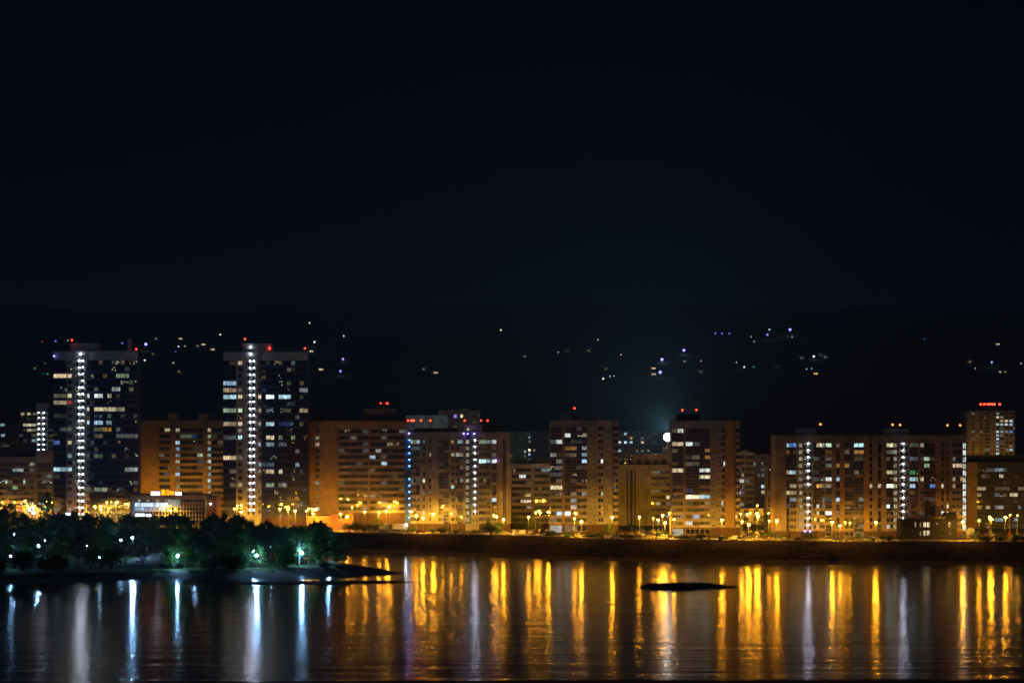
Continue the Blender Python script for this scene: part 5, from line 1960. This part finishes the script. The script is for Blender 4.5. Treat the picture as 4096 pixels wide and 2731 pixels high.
CLEAR += PARK_SEEN
SIL = [(-60, 2030), (0, 2030), (39, 2019), (65, 2028), (98, 2048), (113, 2060), (130, 2090), (147, 2112), (160, 2072), (208, 2048), (241, 2037), (268, 2066), (298, 2037),
       (327, 2040), (351, 2051), (372, 2045), (400, 2062), (426, 2048), (446, 2060), (470, 2068), (500, 2048), (530, 2051), (554, 2069), (595, 2060), (655, 2054),
       (701, 2045), (730, 2050), (769, 2053), (810, 2077), (861, 2041), (890, 2060), (922, 2040), (949, 2051), (990, 2056), (1024, 2099), (1065, 2072), (1126, 2102),
       (1170, 2100), (1228, 2089), (1262, 2072), (1296, 2085), (1323, 2116), (1364, 2126), (1381, 2170)]
cnt2 = Counter()


def park_place(px):
    for lim, t in ((215, 'at the left edge of the park'), (480, 'left of the sandy square'), (670, 'behind the sandy square'), (900, 'right of the sandy square'),
                   (1130, 'in the middle of the park'), (2000, 'near the tip of the peninsula')):
        if px < lim:
            return t


px = -50.0
while px < 1378:
    yt = lerp_table(SIL, px) + R.uniform(-4, 8)
    for tr_ in range(20):
        d = R.uniform(989, 1035) if 455 < px < 690 else R.uniform(955, 1035) if px < 700 else R.uniform(925, 985) if px < 1130 else R.uniform(905, 942)
        if sdist(PEN, X(px, d), d) > 3 and not hides_lamp(px, d, yt, 22) and all(math.hypot(X(px, d) - a, d - c) > 2.5 for a, c in PL_POS):
            break
    else:
        px += 9
        continue
    x = X(px, d)
    z = land_z(x, d)
    h = Z(yt, d) - z
    kind = 'tall' if R.random() < .65 else 'round'
    pl = park_place(px)
    plant('park_tree', kind, x, d, z - .1, h, R.uniform(.85, 1.15), R.choice([M_leaf, M_leaf_d, M_leaf_d]),
          '%s tall tree from the left, back row, %s' % (cnt2('b' + pl), pl), 'tall trees along the park skyline')
    px += R.uniform(17, 27)
# middle layer, seen against the back row
for i in range(46):
    px = -30 + i * 30.5 + R.uniform(-8, 8)
    if 452 < px < 692:
        continue
    d = R.uniform(880, 940) if px < 1130 else R.uniform(893, 905)
    x = X(px, d)
    if sdist(PEN, x, d) < 4 or any(math.hypot(x - a, d - c) < 2.5 for a, c in PL_POS) or px > 1390:
        continue
    yt = R.uniform(2095, 2175) if px < 1130 else R.uniform(2125, 2185)
    if hides_lamp(px, d, yt, 26):
        continue
    pl = park_place(px)
    plant('park_tree', 'tall' if R.random() < .5 else 'round', x, d, land_z(x, d) - .1, Z(yt, d) - PZ, R.uniform(.9, 1.2), R.choice([M_leaf, M_leaf, M_leaf_d]),
          '%s lower tree from the left, front row, %s' % (cnt2('m' + pl), pl), 'lower trees in the park')
# trees singled out in the photograph
for px, yb, yt, kind, lab, lf in ((570, 2262, 2185, 'round', 'small tree standing alone on the sandy square', M_leaf_d),
                                  (672, 2276, 2150, 'tall', 'slender tree with bare trunk right of the sandy square', M_leaf),
                                  (735, 2276, 2160, 'tall', 'green-lit tree beside the white park lamp', M_leaf_lit),
                                  (995, 2258, 2110, 'tall', 'pale-trunked birch left of the lamp pair', M_leaf),
                                  (1290, 2262, 2090, 'tall', 'leaning birch with pale trunks near the tip lamp', M_leaf),
                                  (1368, 2258, 2135, 'round', 'outermost round tree at the tip of the park', M_leaf)):
    d = D(yb, PZ)
    plant('park_tree', kind, X(px, d), d, land_z(X(px, d), d) - .1, Z(yt, d) - PZ, 1.05, lf, lab, var=0)
# bushes along the water
for i in range(44):
    px = R.choice([R.uniform(-20, 452)] * 5 + [R.uniform(790, 1015)] * 3 + [R.uniform(1020, 1160), R.uniform(680, 790)])
    d = R.uniform(850, 885) if px < 480 else R.uniform(872, 895)
    x = X(px, d)
    s_ = sdist(PEN, x, d)
    if s_ < 3.5:
        continue
    h = R.uniform(4.5, 9.5) if px < 480 else R.uniform(4, 9)
    if hides_lamp(px, d, 0, 26):
        continue
    pl = park_place(px)
    plant('shrub', 'bush', x, d, land_z(x, d) - .1, h, R.uniform(.8, 1.2), M_leaf_d, '%s dark waterside bush %s' % (cnt2('s' + pl), pl), 'dark bushes on the park shore', 'bush')
d = D(2272, 2.2)
plant('shrub', 'bush', X(1298, d), d, land_z(X(1298, d), d) - .1, 3.6, 1.1, M_leaf_d, 'round dark bush at the foot of the leaning birch', 'dark bushes on the park shore', 'bush')

# greenery of the far bank
cnt3 = Counter()
GREEN = [  # px, y of foot, height px, kind, leaf, words
    (1400, 2128, 42, 'bush', M_leaf_lit), (1426, 2126, 46, 'round', M_leaf_lit), (1460, 2126, 34, 'bush', M_leaf_lit), (1477, 2126, 33, 'spruce', M_needle), (1499, 2127, 22, 'bush', M_leaf_d),
    (1514, 2124, 62, 'round', M_leaf_lit), (1560, 2128, 36, 'round', M_leaf_d), (1580, 2130, 20, 'bush', M_leaf_d), (1600, 2130, 16, 'bush', M_leaf), (1645, 2130, 26, 'bush', M_leaf),
    (1730, 2132, 22, 'bush', M_leaf_d), (1763, 2134, 30, 'bush', M_leaf_d), (1775, 2132, 34, 'round', M_leaf_d), (1799, 2132, 48, 'spruce', M_needle), (1832, 2134, 22, 'bush', M_leaf_d),
    (1905, 2136, 22, 'bush', M_leaf), (1965, 2152, 54, 'bush', M_leaf_d), (2060, 2112, 50, 'round', M_leaf_lit), (2090, 2112, 44, 'round', M_leaf_lit), (2120, 2114, 50, 'round', M_leaf_lit), (2145, 2116, 40, 'bush', M_leaf_lit),
    (2208, 2144, 28, 'bush', M_leaf_d), (2298, 2146, 38, 'spruce', M_needle), (2274, 2148, 22, 'bush', M_leaf), (2356, 2146, 26, 'spruce', M_needle), (2384, 2148, 22, 'bush', M_leaf_d), (2408, 2146, 36, 'spruce', M_needle), (2428, 2146, 56, 'round', M_leaf),
    (2469, 2148, 36, 'spruce', M_needle), (2500, 2150, 24, 'bush', M_leaf_d), (2527, 2128, 40, 'round', M_leaf_d), (2562, 2124, 26, 'bush', M_leaf_d), (2641, 2152, 32, 'bush', M_leaf_d), (2692, 2152, 36, 'spruce', M_needle),
    (2728, 2156, 22, 'bush', M_leaf), (2765, 2154, 40, 'spruce', M_needle), (2800, 2158, 28, 'bush', M_leaf_d), (2835, 2158, 36, 'spruce', M_needle), (2876, 2160, 18, 'bush', M_leaf_d), (3047, 2156, 36, 'spruce', M_needle),
    (3060, 2120, 70, 'round', M_leaf_d), (3085, 2156, 36, 'bush', M_leaf_d), (3103, 2158, 38, 'spruce', M_needle), (3130, 2158, 24, 'bush', M_leaf_d), (3155, 2158, 44, 'spruce', M_needle), (3207, 2160, 36, 'spruce', M_needle), (3236, 2158, 32, 'bush', M_leaf_d),
    (3264, 2158, 40, 'spruce', M_needle), (3325, 2182, 30, 'bush', M_leaf_d), (3434, 2162, 34, 'round', M_leaf_d), (3462, 2162, 26, 'bush', M_leaf_d), (3490, 2164, 22, 'bush', M_leaf_d), (3530, 2166, 36, 'round', M_leaf_d), (3560, 2166, 30, 'bush', M_leaf_d),
    (3600, 2172, 28, 'bush', M_leaf_d), (3640, 2176, 24, 'bush', M_leaf_d), (3690, 2178, 28, 'bush', M_leaf_d), (3740, 2176, 26, 'bush', M_leaf_d), (3780, 2178, 24, 'bush', M_leaf_d), (3898, 2162, 42, 'round', M_leaf_d), (3920, 2164, 36, 'bush', M_leaf_d), (3950, 2170, 30, 'bush', M_leaf_d),
    (3985, 2166, 34, 'bush', M_leaf), (4022, 2164, 44, 'round', M_leaf_lit), (4060, 2168, 36, 'bush', M_leaf), (4095, 2170, 34, 'bush', M_leaf_d), (3840, 2180, 22, 'bush', M_leaf_d), (188, 2078, 150, 'tall', M_leaf_d), (39, 2078, 105, 'round', M_leaf_d),
    (150, 2085, 50, 'bush', M_leaf_lit), (128, 2085, 40, 'bush', M_leaf_lit)]
KN = {'bush': ('shrub', 'bush', 'bush'), 'round': ('street_tree', 'round-crowned tree', 'tree'), 'spruce': ('spruce_tree', 'small dark spruce', 'tree'), 'tall': ('street_tree', 'tall narrow tree', 'tree')}
LN = {'leaf_lamplit': 'lamp-lit', 'leaf_dark': 'dark', 'leaf_green': 'green', 'spruce_needles': ''}
for px, yb, hp, kind, lf in GREEN:
    d = D(yb, GZ)
    x = X(px, 1040)
    if px < 400:
        d = 1112
    elif px > 1395:
        lo = shore(x) + 6
        d = max(d, lo)
        if yb < 2175:
            d = max(d, top(X(px, d)) + .6)
    z = gz(X(px, d), d)
    nm, wd, ct = KN[kind]
    ln = LN[lf.name]
    lab = '%s %s %s from left %s' % (cnt3(ln + wd + place_of(px)), ln, wd, place_of(px))
    lab = ' '.join(lab.split())
    plant(nm, kind, X(px, d), d, z - .08, hp * d / FPX, {'bush': 1.25, 'round': 1.25, 'spruce': 1.0, 'tall': 1.1}[kind], lf, lab.strip(), 'planting along the far embankment', ct)

# grass tufts: bank and islet
def tufts(name, pts, mat, hmin, hmax):
    mb = MB()
    rr = random.Random(5)
    for (x, y, z) in pts:
        for k in range(3):
            a = rr.random() * 6.28
            h = rr.uniform(hmin, hmax)
            dx, dy = math.cos(a) * .18, math.sin(a) * .18
            lx, ly = rr.gauss(0, .15), rr.gauss(0, .15)
            mb.poly([(x - dx, y - dy, z - .05), (x + dx, y + dy, z - .05), (x + lx, y + ly, z + h)])
    return tag(link(name, mb.mesh(name, [mat])), kind='stuff')


pts = []
for i in range(14000):
    x = R.uniform(-85, 235)
    s, t = shore(x), top(x)
    u = R.uniform(.30, 1.02)
    pts.append((x, s + (t - s) * u, gz(x, s + (t - s) * min(u, .999))))
o = tufts('bank_grass', pts, material('dry_bank_grass', (.052, .036, .017), .95, .4, .15, spec=.1, rand=0), .12, .38)
tag(o, 'rough dry grass covering the far river bank', 'grass')
pts = []
while len(pts) < 1500:
    x, y = R.uniform(X(2550, 815), X(2960, 830)), R.uniform(805, 838)
    s = sdist(ISL, x, y)
    if s > 1.2 and noise.noise(Vector((x / 5.0, y / 5.0, 2))) > -.15:
        pts.append((x, y, min(.55, s * .11)))
o = tufts('islet_grass', pts, M_mud, .2, 1.1)
tag(o, 'dark tall grass covering the little islet', 'grass')


# ------------------------------------------------------------------ cars
def car_meshes(kind):
    prof = {'sedan': [(-2.2, .35), (-2.25, .75), (-2.15, .92), (-1.35, .98), (-.75, 1.42), (.45, 1.44), (1.15, .98), (2.05, .86), (2.2, .62), (2.18, .32)],
            'suv': [(-2.2, .42), (-2.25, .85), (-2.1, 1.05), (-1.9, 1.62), (-1.6, 1.70), (.5, 1.70), (1.15, 1.12), (2.05, 1.0), (2.2, .75), (2.18, .4)],
            'van': [(-2.7, .42), (-2.75, 1.1), (-2.7, 2.1), (-2.5, 2.2), (.9, 2.2), (1.75, 1.35), (2.55, 1.15), (2.7, .8), (2.68, .4)]}[kind]
    roof = max(z for _, z in prof)
    bd, gl, wh, hl, tl = MB(), MB(), MB(), MB(), MB()
    W = .88 if kind != 'van' else .98

    def hw(z):
        return W if z < 1.0 else W - (z - 1.0) * .28
    L_ = [(x, -hw(z), z) for x, z in prof]
    R_ = [(x, hw(z), z) for x, z in prof]
    bd.poly(L_)
    bd.poly(list(reversed(R_)))
    for i in range(len(prof)):
        j = (i + 1) % len(prof)
        bd.quad(L_[j], L_[i], R_[i], R_[j])
    # glazing, 1.5 cm proud of the body sides
    if kind == 'sedan':
        sides = [[(-1.2, 1.0), (-.7, 1.36), (-.2, 1.38), (-.2, 1.0)], [(-.1, 1.0), (-.1, 1.38), (.4, 1.38), (1.0, 1.0)]]
        scr = [((-1.28, 1.02), (-.80, 1.39)), ((1.08, 1.02), (.52, 1.40))]
    elif kind == 'suv':
        sides = [[(-1.75, 1.15), (-1.65, 1.58), (-.5, 1.62), (-.5, 1.15)], [(-.4, 1.15), (-.4, 1.62), (.4, 1.62), (.95, 1.15)]]
        scr = [((-2.06, 1.15), (-1.93, 1.58)), ((1.1, 1.16), (.55, 1.65))]
    else:
        sides = [[(.1, 1.35), (.1, 2.0), (.85, 2.05), (1.45, 1.4)]]
        scr = [((1.7, 1.42), (.97, 2.14))]
    for s in sides:
        gl.poly([(x, -hw(z) - .015, z) for x, z in s][::-1])
        gl.poly([(x, hw(z) + .015, z) for x, z in s])
    for (x0_, z0_), (x1_, z1_) in scr:
        e = .02 if x0_ > 0 else -.02
        gl.quad((x0_ + e, -hw(z0_) + .1, z0_ + .01), (x0_ + e, hw(z0_) - .1, z0_ + .01), (x1_ + e, hw(z1_) - .1, z1_ + .01), (x1_ + e, -hw(z1_) + .1, z1_ + .01))
    wh.tube((0, -.12, 0), (0, .12, 0), .33, .33, 12)
    wh.tube((0, -.14, 0), (0, .14, 0), .17, .17, 10, 1)
    hl.box(-.04, .05, -.18, .18, -.08, .08)
    return bd, gl, wh, hl, max(x for x, _ in prof), [(-1.35, 1.35), (-1.35, 1.4), (-1.7, 1.7)][['sedan', 'suv', 'van'].index(kind)], W


M_tyre = material('tyre_rubber', (.02, .02, .02), .9, .1)
M_rim = material('wheel_rim', (.45, .45, .45), .35, .1, metallic=.8)
M_cglass = material('car_glass', (.012, .014, .016), .05, .1, spec=.7)
M_hl = material('headlight_glass', (.6, .6, .58), .1, .05, spec=.8)
M_tl = material('taillight_red', (.35, .015, .01), .2, .05, spec=.6)
PAINT = [('silver', (.42, .42, .42)), ('white', (.68, .67, .64)), ('black', (.02, .02, .022)), ('grey', (.16, .16, .17)), ('dark blue', (.03, .05, .13)), ('dark red', (.22, .02, .02)), ('beige', (.42, .36, .25))]
PM = {n: material('paint_' + n.replace(' ', '_'), c, .22, .05, metallic=.25, spec=.6, rand=.05) for n, c in PAINT}
CARM = {}
for kind in ('sedan', 'suv', 'van'):
    bd, gl, wh, hl, nose, ax_, W_ = car_meshes(kind)
    CARM[kind] = (bd.mesh('car_body_' + kind, [PM['silver']]), gl.mesh('car_glass_' + kind, [M_cglass]), wh.mesh('wheel', [M_tyre, M_rim]), hl.mesh('headlight', [M_hl]), hl.mesh('taillight', [M_tl]), nose, ax_, W_)
G_head = glow('car_headlight_on', (1, .86, .6), 60)


def car(kind, px, d, colour, rz, label, lights=False):
    bm_, gm, wm, hm, tm, nose, ax_, W_ = CARM[kind]
    x = X(px, d)
    root = empty('parked_car' if kind != 'van' else 'parked_van', (x, d, gz(x, d) + .03), label, 'car' if kind != 'van' else 'van', 'vehicles parked along the embankment')
    root.rotation_euler = (0, 0, rz)
    o = link('body', bm_, root)
    o.material_slots[0].link = 'OBJECT'
    o.material_slots[0].material = PM[colour]
    link('windows', gm, root)
    for a in ax_:
        for s in (-1, 1):
            link('wheel', wm, root, (a, s * (W_ - .08), .34))
    for s in (-1, 1):
        h_ = link('headlight', hm, root, (nose - .02, s * (W_ - .28), .68))
        if lights:
            h_.material_slots[0].link = 'OBJECT'
            h_.material_slots[0].material = G_head
        link('taillight', tm, root, (-nose - .02, s * (W_ - .25), .78))
    return root


cnt4 = Counter()
KW = {'sedan': 'saloon car', 'suv': 'tall hatchback'}
rows_px = [1535, 1563, 1600, 1683, 1868, 2018, 2200, 2256, 2318, 2345, 2368, 2396, 2460, 2482, 2516, 2548, 2600, 2650, 2708, 2745, 2790, 2892, 2936, 2970, 2996, 3028, 3088, 3138, 3192, 3222, 3300, 3350, 3398, 3446, 3476, 3500]
for px in rows_px:
    d = top(X(px, 1020)) + 5.6 + R.uniform(-.3, .5)
    kind = R.choice(['sedan', 'sedan', 'suv'])
    colr = R.choice(['silver', 'white', 'white', 'grey', 'black', 'beige', 'silver', 'dark blue'])
    if px == 1683:
        colr = 'dark red'
    pl = place_of(px)
    car(kind, px, d, colr, (math.pi if R.random() < .4 else 0) + R.gauss(0, .04), '%s %s on quay, %s %s' % (colr, KW[kind], cnt4(colr + kind + pl), pl))
for j, (d, x0_, x1_, st) in enumerate(((1066, 2480, 2680, 21), (1052, 2478, 2684, 22), (1036, 2490, 2680, 24), (1068, 2048, 2196, 24), (1058, 2090, 2196, 24), (1040, 2966, 3090, 27), (1070, 1400, 1600, 33),
                                       (1030, 3836, 4096, 24), (1016, 3842, 3900, 22), (1095, 1080, 1220, 26), (1066, 2970, 3060, 24))):
    px = x0_ + 6
    while px < x1_ - 6:
        if front_at(px) > d + 4 and R.random() < .85 and d > top(X(px, d)) + 16.5:
            kind = R.choice(['sedan', 'suv', 'sedan'])
            colr = R.choice([n for n, _ in PAINT])
            pl = place_of(px)
            rz = math.pi / 2 * R.choice([-1, 1]) + R.gauss(0, .12)
            car(kind, px, d + R.uniform(-.6, .6), colr, rz, '%s %s %s %s' % (cnt4(('L', colr, kind, pl)), colr, KW[kind], pl))
        px += st
car('van', 2078, top(X(2078, 1040)) + 5.8, 'white', math.pi, 'white delivery van left of the floral tower on the embankment road', True)

# white box truck
root = empty('box_truck', (X(1580, 1079), 1079, GZ), 'white box truck with lit rear lamp beside the blue-lit corner', 'truck')
d = 1079
box(root, 'cargo_box', X(1535, d), X(1632, d), d - 1.2, d + 1.2, GZ + 1.0, GZ + 3.7, material('truck_box', (.40, .41, .42), .6))
box(root, 'cab', X(1516, d), X(1534, d), d - 1.1, d + 1.1, GZ + .6, GZ + 2.7, PM['white'])
box(root, 'windscreen', X(1515.6, d), X(1516, d), d - 1.0, d + 1.0, GZ + 1.7, GZ + 2.5, M_cglass)
box(root, 'chassis', X(1518, d), X(1631, d), d - .9, d + .9, GZ + .55, GZ + .98, M_metal_d)
for xx_ in (1522, 1600, 1612):
    for s in (-1, 1):
        link('wheel', CARM['sedan'][2], root, Vector((X(xx_, d), d + s * 1.0, GZ + .48)) - root.location, (1.45, 1.2, 1.45))
link('rear_lamp', ball(glow('white_work_lamp', (.8, .9, 1), 150), .3), root, Vector((X(1625, d), d - 1.5, GZ + 3.4)) - root.location)

# kiosk by the right corner
root = empty('arched_kiosk', (X(3874, 1030), 1026, GZ), 'pale arched kiosk behind parked cars right of the restaurant', 'kiosk')
mb = MB()
w_, h_ = 2.0, 4.3
ring = [(-w_, 0)] + [(-w_ * math.cos(t), h_ * .55 + h_ * .45 * math.sin(t)) for t in [math.pi * k / 10 for k in range(11)]] + [(w_, 0)]
mb.poly([(x, -1, z) for x, z in ring][::-1])
mb.poly([(x, 1, z) for x, z in ring])
for (xa, za), (xb, zc) in zip(ring, ring[1:]):
    mb.quad((xa, -1, za), (xb, -1, zc), (xb, 1, zc), (xa, 1, za))
link('shell', mb.mesh('kiosk_shell', [material('kiosk_panel', (.42, .47, .55), .6)]), root, (0, 0, 0))
mb = MB()
mb.box(-.5, .5, -1.06, -1.01, .1, 2.1)
link('door', mb.mesh('kiosk_door', [M_frame_d]), root)

# ------------------------------------------------------------------ hillside lamps and houses
h1 = cropper(0, 1250, .5952)
h3 = cropper(2500, 1250, .6786)
h2 = cropper(1300, 1250, .5952)
HL = []
for cr, lst in (
    (h1, ((283, 195, 'red', 1), (374, 192, 'blue', 2), (457, 188, 'lblue', 1), (822, 205, 'blue', 2), (980, 212, 'blue', 4), (1052, 176, 'warm', 1), (1215, 176, 'warm', 2), (1243, 225, 'white', 1), (1200, 228, 'lblue', 2),
          (1180, 262, 'blue', 1), (1330, 225, 'warm', 1), (1370, 215, 'warm', 2), (1430, 248, 'warm', 2), (1030, 278, 'orange', 1), (972, 320, 'white', 2), (1207, 398, 'orange', 1), (240, 375, 'orange', 1), (1165, 338, 'white', 1),
          (1480, 148, 'white', 2), (2080, 70, 'white', 2), (2113, 197, 'lblue', 3), (2310, 158, 'cyan', 2), (2095, 260, 'warm', 2), (2305, 312, 'purple', 3), (2160, 382, 'warm', 3), (2288, 393, 'blue', 3), (320, 412, 'grn', 1), (290, 410, 'grn', 0), (300, 340, 'white', 0))),
    (h2, ((676, 362, 'warm', 1), (665, 380, 'warm', 1), (708, 378, 'white', 1), (730, 400, 'yel', 1), (745, 404, 'yel', 2), (1182, 117, 'green', 2), (1342, 295, 'warm', 1), (1568, 267, 'cyan', 1), (1772, 257, 'orange', 1), (1885, 377, 'orange', 1),
          (1870, 444, 'white', 2), (1942, 425, 'cyan', 1), (1990, 283, 'white', 1), (2205, 375, 'warm', 2), (2265, 315, 'blue', 4), (2208, 414, 'warm', 2), (2253, 400, 'blue', 4), (1625, 260, 'orange', 0), (1915, 428, 'white', 1), (1834, 183, 'white', 1))),
    (h3, ((347, 222, 'blue', 4), (533, 122, 'blue', 2), (571, 123, 'blue', 2), (615, 122, 'blue', 2), (851, 100, 'cyan', 2), (840, 130, 'blue', 3), (973, 100, 'blue', 4), (744, 142, 'white', 1), (760, 170, 'warm', 1), (447, 284, 'cyan', 1), (350, 288, 'warm', 1),
          (443, 348, 'orange', 1), (657, 293, 'cyan', 1), (703, 321, 'white', 2), (760, 320, 'grn', 1), (1038, 268, 'warm', 1), (1113, 258, 'lblue', 3), (1157, 250, 'warm', 1), (1178, 262, 'warm', 1), (1122, 360, 'orange', 2), (1100, 330, 'cyan', 1), (1070, 332, 'cyan', 1),
          (1765, 156, 'blue', 1), (2193, 187, 'warm', 2), (2030, 290, 'orange', 1), (2162, 292, 'blue', 3), (2213, 350, 'warm', 2), (2237, 350, 'warm', 1), (2065, 328, 'cyan', 1), (2335, 300, 'white', 1), (890, 322, 'orange', 1), (985, 143, 'cyan', 1)))):
    for x, y, c_, s in lst:
        HL.append((*cr(x, y), c_, s))
HL.sort()
HLAMP = {}
mb = MB()
mb.box(-4, 4, -3.5, 3.5, 0, 5.2)
HOUSE_W = mb.mesh('house_wall', [M_cream])
mb = MB()
mb.poly([(-4.4, -4, 5.2), (4.4, -4, 5.2), (4.4, 0, 8.2), (-4.4, 0, 8.2)])
mb.poly([(4.4, 4, 5.2), (-4.4, 4, 5.2), (-4.4, 0, 8.2), (4.4, 0, 8.2)])
mb.poly([(-4, -3.5, 5.2), (-4, 0, 8.1), (-4, 3.5, 5.2)])
mb.poly([(4, -3.5, 5.2), (4, 3.5, 5.2), (4, 0, 8.1)])
HOUSE_R = mb.mesh('house_roof', [M_roof])
cnt5 = Counter()


def ray_hill(px, py):
    d = 1750.0
    while d < 5000:
        if gz(X(px, d), d) >= Z(py, d):
            return d
        d += 6
    return 3600.0


def hill_place(px):
    for lim, t in ((210, 'left of the first tower'), (560, 'over the first tower'), (893, 'between the towers'), (1260, 'over the second tower'), (1700, 'right of the second tower'), (2300, 'over the grey block'),
                   (2700, 'left of the floodlight'), (3000, 'over the right floral tower'), (3400, 'over the rosy block'), (5000, 'at the far right')):
        if px < lim:
            return t


for px, py, c_, s in HL:
    warm = c_ in ('warm', 'orange', 'yel')
    off = 3.0 if warm else 6.0
    d = ray_hill(px, py + off * FPX / 3000)
    x = X(px, d)
    g_ = gz(x, d)
    z = Z(py, d)
    hp = hill_place(px)
    if warm:
        root = empty('hillside_house', (x, d, z - 2.6), '%s dark hillside house with %s lit window %s' % (cnt5('h' + c_ + hp), {'warm': 'warm', 'orange': 'orange', 'yel': 'yellow'}[c_], hp), 'house', 'houses on the dark hill')
        root.location.z = min(z - 2.6, g_ + 3)
        link('wall', HOUSE_W, root)
        link('roof', HOUSE_R, root)
        if g_ < root.location.z:
            box(root, 'foundation', x - 4.2, x + 4.2, d - 3.7, d + 3.7, g_ - 2, root.location.z, M_darkst)
        for dx in ((0,) if s < 2 else (-1.3, 1.3)):
            me = window_mesh(1.5 + .3 * s, 1.6, 2, M_frame)
            o = link('window', me, root, (dx, -3.6, z - root.location.z))
            o.material_slots[1].link = 'OBJECT'
            o.material_slots[1].material = lit_pane(c_, {0: 2, 1: 3, 2: 4, 3: 4}[s])
    else:
        st = {0: .6, 1: 1.6, 2: 3.0, 3: 4.5, 4: 7.5}[s]
        mt = glow('hill_lamp_%s_%d' % (c_, s), (.20, .17, 1) if c_ == 'blue' else LITCOL[c_], st)
        r_ = {0: .6, 1: .7, 2: 1.0, 3: 1.3, 4: 1.8}[s]
        word = {'blue': 'blue', 'lblue': 'pale blue', 'cyan': 'cyan', 'white': 'white', 'green': 'greenish', 'grn': 'green', 'purple': 'violet', 'red': 'red'}[c_]
        sw = {0: 'very faint', 1: 'faint', 2: 'small', 3: 'bright', 4: 'large glowing'}[s]
        root = empty('hillside_lamp', (x, d, g_ - .3), '%s %s %s lamp on the dark hill %s' % (cnt5(c_ + sw + hp), sw, word, hp), 'lamp', 'lamps on the dark hill')
        link('pole', POLE, root, (0, 0, 0), (1.2, 1.2, max(1, z - g_ + .3)))
        link('lamp_globe', ball(mt, r_), root, (0, 0, z - g_ + .3))
        if s >= 3:
            pl_ = bpy.data.lights.new('hill_lamp_light', 'POINT')
            pl_.energy = 2200 if s == 4 else 900
            pl_.color = (.45, .75, 1.0)
            pl_.shadow_soft_size = r_
            po = bpy.data.objects.new('hill_lamp_light', pl_)
            po.parent = root
            po.location = (0, -r_ - .6, z - g_ - .4)
            COL.objects.link(po)

# ------------------------------------------------------------------ haze
hm = bpy.data.materials.new('night_haze')
hm.use_nodes = True
nt = hm.node_tree
nt.nodes.remove(nt.nodes['Principled BSDF'])
pv = nt.nodes.new('ShaderNodeVolumePrincipled')
pv.inputs['Color'].default_value = (.60, .80, 1.0, 1)
pv.inputs['Density'].default_value = 0.00017
pv.inputs['Anisotropy'].default_value = 0.0
nt.links.new(pv.outputs[0], nt.nodes['Material Output'].inputs['Volume'])
mb = MB()
mb.box(-4300, 4300, -75, 7100, -8, 345)
hz = link('haze', mb.mesh('haze', [hm]))
tag(hz, 'thin night haze over the river and the city', 'haze', kind='stuff')
